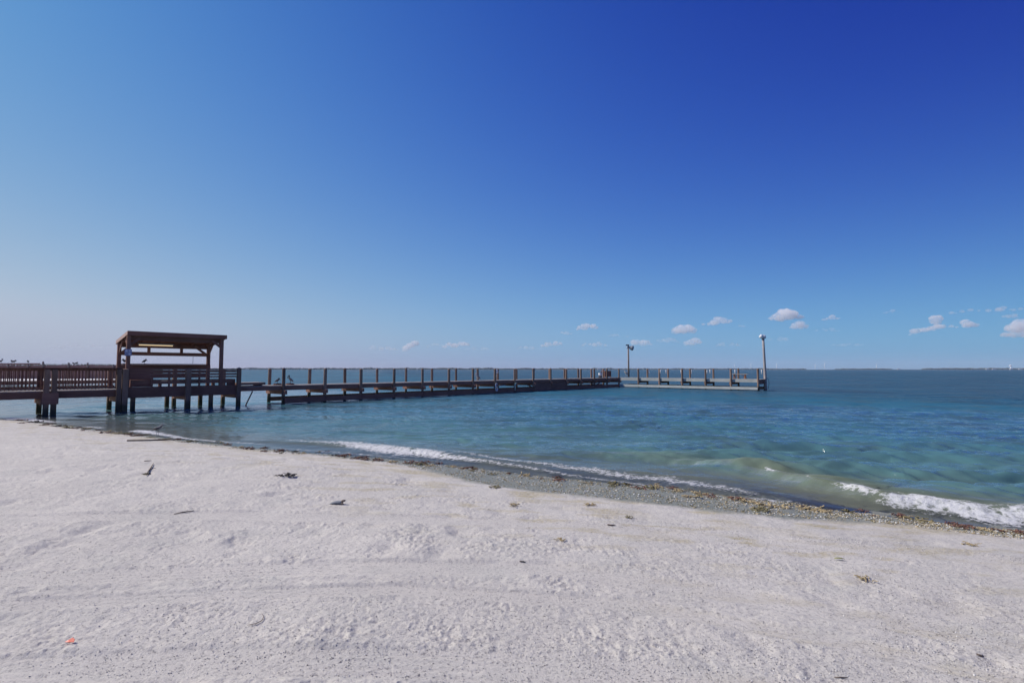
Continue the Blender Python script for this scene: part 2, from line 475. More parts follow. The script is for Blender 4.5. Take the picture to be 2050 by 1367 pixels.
foamline([(8, 836), (40, 838), (80, 842), (125, 846)], [.9, 1.0, .9, .3], [.28, .36, .3, .12], 340, .02)
foamline([(160, 852), (190, 855), (215, 858)], [.3, .6, .2], [.2, .2, .1], 345, .02)
foamline([(255, 860), (285, 862), (320, 868), (370, 877), (430, 882), (500, 886), (560, 890)], [.5, .95, .75, .7, .5, .35, .2], [.22, .3, .2, .14, .12, .1, .08], 350, .02)
foamline([(520, 893), (640, 902), (760, 911), (860, 921)], [.2, .35, .3, .2], [.10, .12, .12, .1], 355, .02)
foamline([(1430, 989), (1540, 1000), (1640, 1009)], [.3, .45, .2], [.10, .12, .08], 360, .02)
foamline([(1515, 932), (1535, 937), (1560, 944), (1590, 951)], [.5, .85, .75, .3], [.05, .07, .06, .04], 370, .1, .9, .8)
foamline([(1598, 953), (1622, 959), (1645, 964)], [.4, .75, .4], [.05, .06, .04], 380, .1, .9, .8)
foamline([(1652, 965), (1690, 974), (1720, 980), (1750, 987), (1790, 993)], [.5, .8, .85, .9, .6], [.06, .09, .10, .12, .10], 390, .1, 1.0, .8)
froll = foam * sstep(-.2, .4, fbm(X / .12, Y / .12, 91, 3))
H += .03 * np.clip(foam - .55, 0, 1) + .03 * np.clip(froll - .5, 0, 1)
# thin run-up film: let the sheet lap onto the sand
H += .012 * np.exp(-((SD) / .5) ** 2)
seabed = beach_profile(SD)
chop = (.22 + .78 * sstep(-13, 5, X + .25 * (Y - 20))) * (.7 + .5 * sstep(-.5, .6, fbm(X / 14, Y / 5, 67, 3)))
deep = sstep(-10, 45, X + .35 * Y - 12) * sstep(12, 60, RAD)
depth = np.clip(H * .6 - seabed, 0, 1.5) + (1.25 * deep + .4 * sstep(35, 75, RAD)) * sstep(.8, 1.5, -seabed)
crest = np.clip(bh * prof / .14, 0, 1)

def sea_material():
    T = NT('sea_water')
    v = T.coords()
    dep = T.n('Attribute', attribute_name='depth').outputs['Fac']
    fo = T.n('Attribute', attribute_name='foam').outputs['Fac']
    cr = T.n('Attribute', attribute_name='crest').outputs['Fac']
    patch = T.noise(T.coords((1.0, .62, 1), rot=(0, 0, R(-14))), .42, 6, .66)
    body = T.ramp(T.math('MULTIPLY', dep, .3, True), [(0.0, (.23, .235, .19)), (.035, (.19, .22, .175)), (.08, (.100, .20, .195)), (.19, (.064, .172, .215)), (.45, (.056, .165, .230)), (.58, (.034, .134, .205)), (.85, (.025, .088, .145)), (1.0, (.023, .082, .138))])
    body = T.mix(T.ramp(patch, [(.47, 0.0), (.64, .45)]), body, (.068, .098, .105))  # dark wave troughs painted into the body colour as streaks
    far_ripple_shade = T.noise(T.coords((1.0, .5, 1), rot=(0, 0, R(-8))), .065, 6, .68)
    body = T.mix(T.ramp(far_ripple_shade, [(.44, 0.0), (.60, .5)]), body, (.030, .052, .085))  # shading of distant ripples painted into the body colour
    body = T.mix(T.math('MULTIPLY', cr, .8, True), body, (.165, .185, .118))
    # ripples
    rot = (0, 0, R(-28))
    r1 = T.noise(T.coords((.55, 1.0, 1), rot=(0, 0, R(-16))), 1.25, 4, .6, .35)
    r2 = T.noise(T.coords((.5, 1.0, 1), rot=(0, 0, R(9))), 3.1, 4, .6, .3)
    r3 = T.noise(T.coords((1.0, .7, 1), rot=(0, 0, R(-14))), .5, 5, .62)
    hgt = T.math('ADD', T.math('ADD', T.math('MULTIPLY', r1, .21), T.math('MULTIPLY', r2, .10)), T.math('MULTIPLY', r3, .75))
    ch = T.n('Attribute', attribute_name='chop').outputs['Fac']
    r5 = T.noise(T.coords((.9, .75, 1), rot=(0, 0, R(-12))), .15, 3, .55)
    hgt = T.math('ADD', hgt, T.math('MULTIPLY', r5, 1.1))
    amp = T.math('MULTIPLY', T.math('MULTIPLY', hgt, ch), T.ramp(dep, [(0.0, .10), (.12, .45), (.5, 1.0)]))
    bp = T.n('Bump'); bp.inputs['Strength'].default_value = .8; bp.inputs['Distance'].default_value = 1.0
    T.link(T.math('MULTIPLY', amp, T.math('SUBTRACT', 1.0, T.math('MULTIPLY', cr, .55, True))), bp.inputs['Height'])
    dif = T.n('BsdfDiffuse'); T.link(body, dif.inputs['Color'])
    tra = T.n('BsdfTransparent'); tra.inputs['Color'].default_value = (.86, .9, .88, 1)
    alpha = T.math('SUBTRACT', 1.0, T.math('POWER', 2.718, T.math('MULTIPLY', dep, -9.0)), True)
    mx = T.n('MixShader'); T.link(alpha, mx.inputs[0]); T.link(tra.outputs[0], mx.inputs[1]); T.link(dif.outputs[0], mx.inputs[2])
    fr = T.n('Fresnel'); fr.inputs['IOR'].default_value = 1.33; T.link(bp.outputs[0], fr.inputs['Normal'])
    frs = T.math('MULTIPLY', fr.outputs[0], T.ramp(T.math('MULTIPLY', dep, .3333, True), [(0.0, .9), (.1, .9), (.4, .85), (.5, .75), (.62, .24), (1.0, .34)]))
    gl = T.n('BsdfGlossy'); T.link(T.math('ADD', T.ramp(dep, [(0.0, .16), (.25, .14), (.6, .075)]), T.math('MULTIPLY', T.math('MULTIPLY', cr, 3.0, True), .42)), gl.inputs['Roughness']); T.link(bp.outputs[0], gl.inputs['Normal'])
    gl.inputs['Color'].default_value = (1, 1, 1, 1)
    mg = T.n('MixShader'); T.link(T.math('MULTIPLY', frs, T.math('SUBTRACT', 1.0, T.math('MULTIPLY', T.math('MULTIPLY', cr, 2.5, True), .78))), mg.inputs[0]); T.link(mx.outputs[0], mg.inputs[1]); T.link(gl.outputs[0], mg.inputs[2])
    # foam
    fn = T.noise(v, 9.0, 6, .72, .4); fn2 = T.noise(v, 42, 3, .6)
    lace = T.n('TexVoronoi', feature='DISTANCE_TO_EDGE'); lace.inputs['Scale'].default_value = 8.0
    wv = T.n('VectorMath', operation='ADD'); T.link(v, wv.inputs[0])
    nz = T.n('TexNoise'); nz.inputs['Scale'].default_value = 7.0; T.link(v, nz.inputs['Vector']); 
    sc = T.n('VectorMath', operation='SCALE'); sc.inputs['Scale'].default_value = .25; T.link(nz.outputs['Color'], sc.inputs[0]); T.link(sc.outputs[0], wv.inputs[1])
    T.link(wv.outputs[0], lace.inputs['Vector'])
    lc = T.ramp(lace.outputs['Distance'], [(0.0, .32), (.25, 0.0)])
    fm = T.math('ADD', T.math('ADD', fo, T.math('MULTIPLY', T.math('SUBTRACT', fn, .5), 2.1)), T.math('ADD', lc, T.math('MULTIPLY', T.math('SUBTRACT', fn2, .5), .6)))
    mask = T.math('MULTIPLY', T.ramp(fm, [(.42, 0.0), (.72, .62), (1.0, .92)]), T.ramp(fo, [(.03, 0.0), (.16, 1.0)]))
    fd = T.n('BsdfDiffuse'); T.link(T.mix(fn2, (.56, .56, .57), (.70, .69, .69)), fd.inputs['Color'])
    fb = T.n('Bump'); fb.inputs['Strength'].default_value = .6; fb.inputs['Distance'].default_value = .04; T.link(fn, fb.inputs['Height']); T.link(fb.outputs[0], fd.inputs['Normal'])
    mf = T.n('MixShader'); T.link(mask, mf.inputs[0]); T.link(mg.outputs[0], mf.inputs[1]); T.link(fd.outputs[0], mf.inputs[2])
    T.link(mf.outputs[0], T.out.inputs[0])
    return T.m
keepq = (SD.reshape(-1)[Q] < 1.2).any(1)
sea = numpy_mesh('sea', np.stack([X, Y, H], -1).reshape(-1, 3), Q[keepq], sea_material(), {'depth': depth, 'foam': foam, 'crest': crest, 'chop': chop})
tag(sea, kind='structure')

# ------------------------------------------------------------------ pier geometry, in pier coordinates
# origin: first near-side piling past the gap; local x runs along the pier towards the lake end, local y to the far side
OX, OY = -14.33, 32.29
ANG = math.atan2(.743, .670)
UX, UY = math.cos(ANG), math.sin(ANG)
def pier_x(px, w):
    k = (px - 1025) / F
    return (k * (OY + UX * w) - OX + UY * w) / (UX - k * UY)
def pier_world(s, w, z):
    return Vector((OX + UX * s - UY * w, OY + UY * s + UX * w, z))
ZD = 1.15; WID = 2.2; BAY = 2.726; NB = 15; SC = BAY * NB
ZT = 2.25

def piling(mb, x, y, z0, z1, r=.105, n=10, cap=True):
    lean = random.uniform(-.055, .055)
    zs = [z0, (z0 + z1) / 2, z1 - .07, z1 - .06, z1]
    rs = [r * 1.12, r * 1.03, r * .97, r * 1.12, r * .55] if cap else [r * 1.12, r * 1.03, r, r, r]
    mb.tube([(x + lean * (z - z0) * .4, y + lean * .6 * (z - z0) * .4, z) for z in zs], rs, n)

pier = empty('fishing_pier', (OX, OY, 0), ANG, 'long low dark fishing pier on pilings, its far end a paler landing stage', 'pier')
def part(mb, name, mat, parent, smooth=False): return mb.build(name, M[mat], parent, smooth)

# deck boards of the long run and its head
m = MB(); x = -2.6
while x < SC + 2.1:
    m.box(x, x + .135, .10, WID - .10, ZD - .045 + random.uniform(-.004, .004), ZD + random.uniform(-.004, .004)); x += .143
part(m, 'deck', 'deck', pier)
m = MB(); y = .08
HL = 15.95
while y > -HL:
    m.box(SC + .08, SC + 2.1, y - .135, y, ZD - .04 + random.uniform(-.004, .004), ZD + .008 + random.uniform(-.003, .003)); y -= .143
o = part(m, 'deck', 'pale', pier); tag(o, 'pale deck of the landing stage')
# rim joists (fascia), one board per bay
m = MB()
for i in range(-1, NB):
    a, b = i * BAY + .012, (i + 1) * BAY - .012
    m.box(a, b, .102, .15, ZD - .30 + random.uniform(-.01, .01), ZD - .05)
    m.box(a, b, WID - .15, WID - .102, ZD - .30, ZD - .05)
part(m, 'fascia_board', 'wood', pier)
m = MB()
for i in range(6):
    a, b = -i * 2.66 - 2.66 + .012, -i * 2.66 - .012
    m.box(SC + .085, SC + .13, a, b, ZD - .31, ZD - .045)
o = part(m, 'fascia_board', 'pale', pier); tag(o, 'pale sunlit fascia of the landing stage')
m = MB()
for i in range(6):
    a, b = -i * 2.66 - 2.66 + .012, -i * 2.66 - .012
    m.box(SC + 2.05, SC + 2.1, a, b, ZD - .30, ZD - .045)
m.box(SC + .14, SC + 2.0, -HL - .01, -HL + .04, ZD - .5, ZD - .045)
part(m, 'fascia_board', 'wood', pier)
# wales just above the water
m = MB()
for i in range(0, NB):
    a, b = i * BAY, (i + 1) * BAY - .02
    m.box(a, b, -.165, -.108, .06 + random.uniform(-.015, .015), .38 + random.uniform(-.015, .015))
    m.box(a, b, WID + .108, WID + .16, .08, .36)
part(m, 'wale', 'wood', pier)
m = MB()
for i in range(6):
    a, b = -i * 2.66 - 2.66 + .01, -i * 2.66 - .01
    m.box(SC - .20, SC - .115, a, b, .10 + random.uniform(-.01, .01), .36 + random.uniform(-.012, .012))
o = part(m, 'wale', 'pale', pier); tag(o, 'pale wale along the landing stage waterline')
m = MB()
for i in range(6):
    m.box(SC + 2.28, SC + 2.34, -i * 2.66 - 2.65, -i * 2.66 - .01, .08, .36)
part(m, 'wale', 'wood', pier)
# pilings
for i in range(0, NB + 1):
    for w in (0.0, WID):
        m = MB(); piling(m, i * BAY + random.uniform(-.04, .04), w, -1.9, ZT + random.uniform(-.05, .05), random.uniform(.095, .112)); part(m, 'piling', 'pile', pier)
    m = MB(); m.box(i * BAY - .08 + .0, i * BAY + .08, -.30, WID + .30, ZD - .56, ZD - .31); part(m, 'cap_beam', 'wood', pier)
for i in range(1, 7):
    for dx in (0.0, WID):
        m = MB(); piling(m, SC + dx, -i * 2.66 + random.uniform(-.03, .03), -1.9, ZT + random.uniform(-.04, .05), random.uniform(.10, .115))
        o = part(m, 'piling', 'pile', pier)
    if i < 6:
        m = MB(); m.box(SC + .12, SC + WID - .12, -i * 2.66 - .02, -i * 2.66 + .24, ZD - .56, ZD - .33); part(m, 'cap_beam', 'wood', pier)
# bracing on the end bays of the long run
for i in (8, 10, 12, 13):
    m = MB()
    m.bar((i * BAY + .12, -.135, .34), (i * BAY + BAY * .42, -.135, ZD - .40), .05, .2, (0, 1, 0)) if i % 4 else m.bar((i * BAY + BAY * .95, -.135, .34), (i * BAY + BAY * .55, -.135, ZD - .4), .05, .2, (0, 1, 0))
    part(m, 'brace', 'wood', pier)
m = MB(); m.box(9 * BAY + .1, 11 * BAY - .1, -.165, -.115, .40, ZD - .33); part(m, 'skirt_board', 'wood', pier)
m = MB(); m.bar((-2.15, .35, -.05), (-1.75, .35, ZD - .32), .05, .06); part(m, 'brace', 'wood', pier)
# white rod holders strapped to the landing stage pilings
for px, w, zc in ((1299, WID, 1.9), (1322, 0, 1.88), (1333, WID, 1.88), (1363, 0, 1.88), (1384, WID, 1.88), (1415, 0, 1.85), (1421, WID, 1.92), (1471, WID, 1.9), (1524, WID, 1.9)):
    k = (px - 1025) / F
    # solve local y on the row local x = SC + w
    bx = SC + w
    # X = OX+UX*bx-UY*y ; Y = OY+UY*bx+UX*y ; X = kY
    y = (OX + UX * bx - k * (OY + UY * bx)) / (UY + k * UX)
    m = MB(); m.tube([(bx - .03, y, zc - .22), (bx - .03, y, zc + .02), (bx - .03, y, zc + .22)], [.045, .05, .055], 8); part(m, 'rod_holder', 'white', pier, True)
# dark box on the long run, near the bend
def long_at(px, w): return pier_x(px, w)
# ------------------------------------------------------------------ railed boardwalk from the shore to the shelter
walk = empty('boardwalk', (OX, OY, 0), ANG, 'railed dark timber boardwalk leading from the beach to the open shelter', 'boardwalk')
S0, S1, S2_ = -38.0, -8.2, -2.7
m = MB(); x = S0
while x < S2_ + .02:
    m.box(x, x + .135, .06, WID - .06, ZD - .045 + random.uniform(-.004, .004), ZD + random.uniform(-.004, .004)); x += .143
part(m, 'deck', 'deck', walk)
m = MB()
for a, b in ((S0, -24.1), (-24.1, -17), (-17, -11.05), (-11.05, -5.4), (-5.4, -2.62)):
    m.box(a + .01, b - .01, .0, .055, ZD - .36, ZD - .05)
    m.box(a + .01, b - .01, WID - .055, WID, ZD - .36, ZD - .05)
m.box(-8.3, -2.62, -.06, -.004, ZD - .46, ZD + .10)
part(m, 'fascia_board', 'wood', walk)
m = MB(); m.box(S0, S1 - .12, -.24, .13, 2.205, 2.25); m.box(S0, S1, .03, .075, 2.09, 2.20); part(m, 'top_rail', 'rail', walk)
m = MB(); m.box(S0, S1, .03, .075, ZD + .07, ZD + .16); part(m, 'bottom_rail', 'rail', walk)
m = MB(); m.box(S0, S1, WID - .13, WID + .02, 2.205, 2.25); m.box(S0, S1, WID - .075, WID - .03, 2.08, 2.20)
part(m, 'top_rail', 'rail', walk)
m = MB(); m.box(S0, S1, WID - .075, WID - .03, ZD + .07, ZD + .16); part(m, 'bottom_rail', 'rail', walk)
m = MB(); m.box(S0, S1, WID - .55, WID - .14, ZD + .40, ZD + .45); m.box(S0, S1, WID - .5, WID - .46, ZD + .28, ZD + .395)
for q in range(12): m.box(S1 - .3 - q * 2.6, S1 - .2 - q * 2.6, WID - .5, WID - .15, ZD + .002, ZD + .395)
part(m, 'bench_seat', 'rail', walk)
x = S1 - .32; nb = 0
while nb < 62 and x > S0:
    if abs(x + 11.04) > .25:
        m = MB(); m.box(x - .02, x + .02, -.012, .028, ZD + .03, 2.2); part(m, 'baluster', 'rail', walk); nb += 1
    x -= .133
x = S1 - .25; nb = 0
while nb < 36:
    m = MB(); m.box(x - .02, x + .02, WID - .028, WID + .012, ZD + .03, 2.2); part(m, 'baluster', 'rail', walk); nb += 1
    x -= .133
# piles and tall posts of the boardwalk
def post(x, y, z0, z1, w, name='piling'):
    m = MB(); m.box(x - w / 2, x + w / 2, y - w / 2, y + w / 2, z0, z1 - .04)
    m.add([(x - w / 2, y - w / 2, z1 - .04), (x + w / 2, y - w / 2, z1 - .04), (x + w / 2, y + w / 2, z1 - .04), (x - w / 2, y + w / 2, z1 - .04), (x, y, z1 + .01)], [(0, 1, 4), (1, 2, 4), (2, 3, 4), (3, 0, 4)])
    return part(m, name, 'pile', walk)
for s, ww in ((-11.13, .20), (-10.86, .20), (-13.9, .2), (-16.7, .2), (-19.5, .2), (-22.3, .2), (-25.1, .2)):
    post(s, -.115, -1.9, 2.19, ww)
    if s != -10.86: post(s, WID + .115, -1.9, 2.19, ww)
m = MB(); m.box(-11.28, -10.7, -.26, -.222, ZD - .62, ZD - .1); m.box(-11.3, -10.7, -.01, WID + .24, ZD - .64, ZD - .37); part(m, 'cap_beam', 'wood', walk)
for s in (-13.9, -16.7, -19.5, -22.3, -25.1):
    m = MB(); m.box(s - .09, s + .09, -.25, WID + .25, ZD - .64, ZD - .37); part(m, 'cap_beam', 'wood', walk)
for s, y, zt, ww in ((-8.42, -.16, 2.2, .19), (-8.17, -.16, 2.2, .24), (-8.35, WID + .11, 2.2, .2), (-7.72, .3, ZD - .37, .19), (-5.75, WID - .1, ZD - .37, .19), (-5.35, -.16, 2.2, .24),
                     (-5.35, WID + .11, 2.2, .19), (-4.05, .3, ZD - .37, .19), (-4.05, WID - .1, ZD - .37, .19), (-2.74, -.16, 2.27, .2), (-2.74, WID + .11, 2.2, .19)):
    post(s, y, -1.9, zt, ww)
for s in (-8.3, -5.35, -2.78):
    m = MB(); m.box(s - .09, s + .07, -.05, WID - .0, ZD - .66, ZD - .37); part(m, 'cap_beam', 'wood', walk)
# slatted front rail of the shelter deck, with its bench
m = MB()
m.box(S1 + .12, -2.84, -.10, .05, 2.14, 2.20)
for z0, z1 in ((2.0, 2.12), (1.845, 1.945), (1.70, 1.785)): m.box(S1 + .12, -2.84, -.045, -.005, z0, z1)
part(m, 'slat_rail', 'rail', walk)
for s in (-7.0, -6.2, -4.75, -3.6):
    m = MB(); m.box(s - .045, s + .045, -.003, .06, ZD + .1, 2.13); part(m, 'rail_post', 'rail', walk)
m = MB(); m.box(S1 + .3, -3.0, .07, .50, 1.56, 1.61); m.box(S1 + .3, -3.0, .08, .12, 1.38, 1.555)
for s in (-7.9, -6.6, -5.3, -4.0, -3.1): m.box(s, s + .09, .13, .46, ZD + .003, 1.555)
part(m, 'bench_seat', 'rail', walk)
m = MB(); m.bar((-8.0, -.07, 1.62), (-8.0, -.07, 2.0), .03, .05); m.box(-8.28, S1 + .1, -.05, -.0, 1.2, 2.2); part(m, 'rail_panel', 'rail', walk)
m = MB(); m.box(-3.3, -2.84, .1, .14, 1.2, 1.6); part(m, 'rail_panel', 'rail', walk)

# low plank step at the end of the railed deck
step_ = empty('plank_step', pier_world(-2.58, .25, ZD + .004), ANG, 'low pale topped plank platform beside the end of the slatted rail', 'platform')
m = MB()
for q in range(6): m.box(.0, 1.55, .1 + q * .22, .305 + q * .22, .17, .21)
m.build('top_boards', M['deck'], step_)
m = MB(); m.box(.0, 1.56, .04, .085, .07, .205); m.box(.0, .1, .1, 1.3, .0, .165); m.box(1.3, 1.4, .1, 1.3, .0, .165); m.build('frame', M['wood'], step_)

# ------------------------------------------------------------------ shelter on the boardwalk
sh = empty('shelter', (OX, OY, 0), ANG, 'dark timber shelter with a sloping flat roof standing over the boardwalk', 'shelter')
A, B = -8.05, -3.66
def spart(m, name, mat='rail'): return m.build(name, M[mat], sh)
for x, y in ((A, .02), (B, .02), (A + .02, WID - .02), (B, WID - .02)):
    m = MB(); m.box(x - .085, x + .085, y - .085, y + .085, ZD + .002, 3.9 if y < 1 else 3.58); spart(m, 'post')
def roofz(y): return 4.10 + (y + .12) * (3.70 - 4.10) / (WID + .35)
m = MB()
y0, y1 = -.12, WID + .23
for q in range(7):
    a = y0 + (y1 - y0) * q / 7; b = y0 + (y1 - y0) * (q + 1) / 7 - .008
    m.add([(A - .06, a, roofz(a) - .05), (B + .19, a, roofz(a) - .05), (B + .19, b, roofz(b) - .05), (A - .06, b, roofz(b) - .05),
           (A - .06, a, roofz(a)), (B + .19, a, roofz(a)), (B + .19, b, roofz(b)), (A - .06, b, roofz(b))],
          [(0, 3, 2, 1), (4, 5, 6, 7), (0, 1, 5, 4), (1, 2, 6, 5), (2, 3, 7, 6), (3, 0, 4, 7)])
rf = spart(m, 'roof', 'roof')
m = MB(); m.box(A - .09, B + .21, y0 - .045, y0 - .003, roofz(y0) - .20, roofz(y0) + .03); m.build('fascia', M['roof'], rf)
m = MB(); m.box(A - .09, B + .21, y1 + .003, y1 + .04, roofz(y1) - .18, roofz(y1) + .02); m.build('fascia', M['roof'], rf)
for x, mt in ((A - .10, 'gable_lit'), (B + .195, 'roof')):  # sunward end board: its sunlit look is put into a paler colour
    m = MB(); m.add([(x, y0, roofz(y0) - .16), (x + .04, y0, roofz(y0) - .16), (x + .04, y1, roofz(y1) - .16), (x, y1, roofz(y1) - .16),
                     (x, y0, roofz(y0) + .02), (x + .04, y0, roofz(y0) + .02), (x + .04, y1, roofz(y1) + .02), (x, y1, roofz(y1) + .02)],
                    [(0, 3, 2, 1), (4, 5, 6, 7), (0, 1, 5, 4), (1, 2, 6, 5), (2, 3, 7, 6), (3, 0, 4, 7)])
    m.build('fascia', M[mt], rf)
for q in range(6):
    x = A + .12 + q * (B - A - .24) / 5
    m = MB(); m.add([(x - .025, y0 + .01, roofz(y0) - .2), (x + .025, y0 + .01, roofz(y0) - .2), (x + .025, y1 - .01, roofz(y1) - .19), (x - .025, y1 - .01, roofz(y1) - .19),
                     (x - .025, y0 + .01, roofz(y0) - .053), (x + .025, y0 + .01, roofz(y0) - .053), (x + .025, y1 - .01, roofz(y1) - .053), (x - .025, y1 - .01, roofz(y1) - .053)],
                    [(0, 3, 2, 1), (4, 5, 6, 7), (0, 1, 5, 4), (1, 2, 6, 5), (2, 3, 7, 6), (3, 0, 4, 7)])
    m.build('rafter', M['rail'], rf)
m = MB(); m.box(A - .05, B + .05, .105, .15, 3.66, 3.90); spart(m, 'beam')
m = MB(); m.box(A - .05, B + .05, WID + .067, WID + .11, 3.36, 3.60); spart(m, 'beam')
m = MB(); m.box(A - .05, B + .05, WID + .067, WID + .11, 2.93, 3.13); spart(m, 'beam')
for x in (A + 1.38, A + 2.98):
    m = MB(); m.box(x - .075, x + .075, WID + .02, WID + .065, 2.95, 3.5); spart(m, 'short_post')
def brace(p0, p1): m = MB(); m.bar(p0, p1, .05, .13); spart(m, 'brace')
brace((B - .75, WID - .02, 3.52), (B - .06, WID - .02, 3.0)); brace((A + .1, WID - .15, 3.05), (A + .55, WID - .15, 3.5))
brace((A, .1, 3.3), (A, .8, 3.82)); brace((B, .1, 3.45), (B, .62, 3.85)); brace((B, WID - .1, 3.05), (B, WID - .72, 3.6))
brace((A + .08, .02, 3.45), (A + .5, .02, 3.78)); brace((B - .08, .02, 3.45), (B - .5, .02, 3.78))
brace((A, WID - .08, 3.0), (A, WID - .9, 3.72))
m = MB(); m.box(A + .0, B + .1, WID - .115, WID - .105, 2.16, 2.42); m.box(A + .1, B - .1, WID - .55, WID - .06, 2.425, 2.47)
for z0, z1 in ((1.95, 2.08), (1.72, 1.85)): m.box(A, B, WID + .067, WID + .1, z0, z1)
spart(m, 'counter')
m = MB(); m.box(A + .1, A + 1.6, WID - .11, WID - .06, ZD + .05, 2.15); spart(m, 'back_panel')
m = MB(); m.tube([(B - .9, WID - .3, 2.48), (B - .9, WID - .3, 2.95)], .012, 6); spart(m, 'rope', 'grey')
# small blue and white notice on the front post
m = MB(); m.box(-.02, .02, -.15, .15, -.17, .17)
sg = empty('notice_sign', pier_world(A - .02, -.09, 3.02), ANG + R(-38), 'small blue and white notice board fixed to the front post of the shelter', 'sign')
m = MB(); m.box(-.16, .16, -.02, .0, -.17, .17); m.build('board', plain('sign_blue', (.20, .24, .40), .5, .4, 18), sg)
m = MB(); m.box(-.12, -.02, -.024, -.021, .02, .13); m.box(.02, .13, -.024, -.021, -.13, -.02); m.box(.03, .12, -.024, -.021, .05, .12); m.build('panel_mark', plain('sign_pale', (.45, .5, .62), .5, .3, 20), sg)
# strip light under the roof
tl = empty('tube_light', pier_world(pier_x(312, 1.8), 1.8, 3.5), ANG, 'lit cream fluorescent tube light hung under the shelter roof', 'lamp')
m = MB(); m.box(-.85, .85, -.06, .06, .03, .10); m.build('housing', M['grey'], tl)
T = NT('tube_glow'); e = T.n('Emission'); e.inputs[0].default_value = (1.0, .78, .48, 1); e.inputs[1].default_value = .75; T.link(e.outputs[0], T.out.inputs[0])
m = MB(); m.tube([(-.8, 0, 0), (.8, 0, 0)], .028, 8); m.build('tube', T.m, tl, True)

# ------------------------------------------------------------------ furniture on the pier
def head_local(px, w):
    k = (px - 1025) / F; bx = SC + w
    return bx, (OX + UX * bx - k * (OY + UY * bx)) / (UY + k * UX)
lx, ly = head_local(1480, 1.1)
p = pier_world(lx, ly, ZD + .012)
bn = empty('bench', p, ANG + math.pi / 2, 'pale plank bench with a rusty orange leg on the landing stage', 'bench')
m = MB()
for q in range(3): m.box(-.82, .82, -.24 + q * .165, -.09 + q * .165, .47, .52)
m.build('seat', M['bench'], bn)
for sx in (-1, 1):
    m = MB(); m.bar((sx * .55 - .03, -.16, 0), (sx * .55, -.1, .465), .09, .06); m.bar((sx * .55 + .03, .16, 0), (sx * .55, .1, .465), .09, .06)
    m.build('leg', M['rust'] if sx < 0 else M['wood'], bn)
for sx in (-1, 1):
    m = MB(); m.bar((sx * .5, 0, .12), (sx * .22, 0, .46), .05, .04); m.build('brace', M['wood'], bn)

# lamp poles
lx, ly = head_local(1258, .6)
l1 = empty('lamp_post', pier_world(pier_x(1258, 1.9), 1.9, ZD + .003), 0, 'shorter dark lamp post with one round floodlight where the pier bends', 'lamp post')
zt = 4.15
m = MB(); m.tube([(0, 0, 0), (0, 0, 1.5), (0, 0, zt)], [.13, .115, .10], 10); m.build('pole', M['pile'], l1, True)
m = MB(); m.box(-.32, .1, -.08, .08, zt + .005, zt + .16); m.build('bracket', M['dark'], l1)
m = MB(); m.tube([(.12, 0, zt - .18), (.2, 0, zt - .2), (.42, 0, zt - .28), (.62, -.05, zt - .34)], [.08, .18, .30, .33], 14); m.build('lamp_head', M['grey'], l1, True)
m = MB(); m.tube([(.625, -.05, zt - .342), (.66, -.05, zt - .35)], [.29, .26], 14); m.build('lens', M['white'], l1, True)
m = MB(); m.tube([(-.18, 0, zt - .35), (-.2, 0, zt - .1)], [.06, .05], 8); m.build('photocell', M['white'], l1, True)
bx, by = head_local(1531, WID)
base = pier_world(bx, by, 0)
l2 = empty('lamp_post', (base.x, base.y, -1.8), 0, 'taller pale lamp post with white twin floodlights at the outer end of the pier', 'lamp post')
zt = 5.55 + 1.8; lean = -.13
m = MB(); m.tube([(0, 0, 0), (0, 0, 3), (lean * .5, 0, 5.3), (lean, 0, zt)], [.15, .14, .12, .11], 10); m.build('pole', M['conc'], l2, True)
m = MB(); m.tube([(lean - .20, 0, zt - .12), (lean - .18, 0, zt + .0), (lean - .11, 0, zt + .14), (lean, 0, zt + .16)], [.17, .24, .19, .07], 14); m.build('lamp_head', M['white'], l2, True)
m = MB(); m.tube([(lean + .16, -.05, zt - .14), (lean + .14, 0, zt - .02), (lean + .08, 0, zt + .12), (lean, 0, zt + .16)], [.13, .18, .15, .05], 14); m.build('lamp_head', M['white'], l2, True)
m = MB(); m.tube([(lean, 0, zt - .3), (lean, 0, zt + .1)], [.14, .14], 10); m.build('bracket', M['grey'], l2, True)
m = MB(); m.tube([(.18, -.1, 3.1), (.34, -.1, 2.6), (.2, -.1, 1.9)], .02, 6); m.build('cable', M['dark'], l2, True)

# cleaning table and small fittings on the long run
ct = empty('fish_table', pier_world(pier_x(1213, 1.5), 1.5, ZD + .004), ANG, 'dark boarded fish cleaning table between pilings near the bend', 'table')
m = MB(); m.box(-.75, .75, -.3, .3, .78, .84); m.build('tabletop', M['wood'], ct)
m = MB(); m.box(-.72, .72, -.29, -.25, .12, .775); m.build('front_panel', M['wood'], ct)
for sx in (-.7, .7):
    for sy in (-.22, .24):
        m = MB(); m.box(sx - .04, sx + .04, sy - .04, sy + .04, 0, .775); m.build('leg', M['wood'], ct)
bk = empty('bucket', pier_world(pier_x(1201, 1.0), 1.0, ZD + .006), ANG, 'white bucket standing on a dark block beside the fish table', 'bucket')
m = MB(); m.box(-.14, .14, -.14, .14, 0, .22); m.build('block', M['dark'], bk)
m = MB(); m.tube([(0, 0, .225), (0, 0, .58)], [.17, .21], 12); m.build('pail', M['white'], bk, True)
m = MB(); m.tube([(0, 0, .581), (0, 0, .60)], [.22, .22], 12); m.build('lid', M['grey'], bk, True)
fl = empty('pier_light', pier_world(pier_x(994, 1.2), 1.2, ZD + .006), ANG, 'white lantern on a thin white pipe between two pilings midway along the pier', 'lamp')
m = MB(); m.tube([(0, 0, 0), (0, 0, .62)], .035, 8); m.build('pipe', M['grey'], fl, True)
m = MB(); m.tube([(0, 0, .62), (0, 0, .66), (0, 0, .95), (0, 0, 1.0)], [.06, .17, .15, .05], 12); m.build('lantern', M['white'], fl, True)
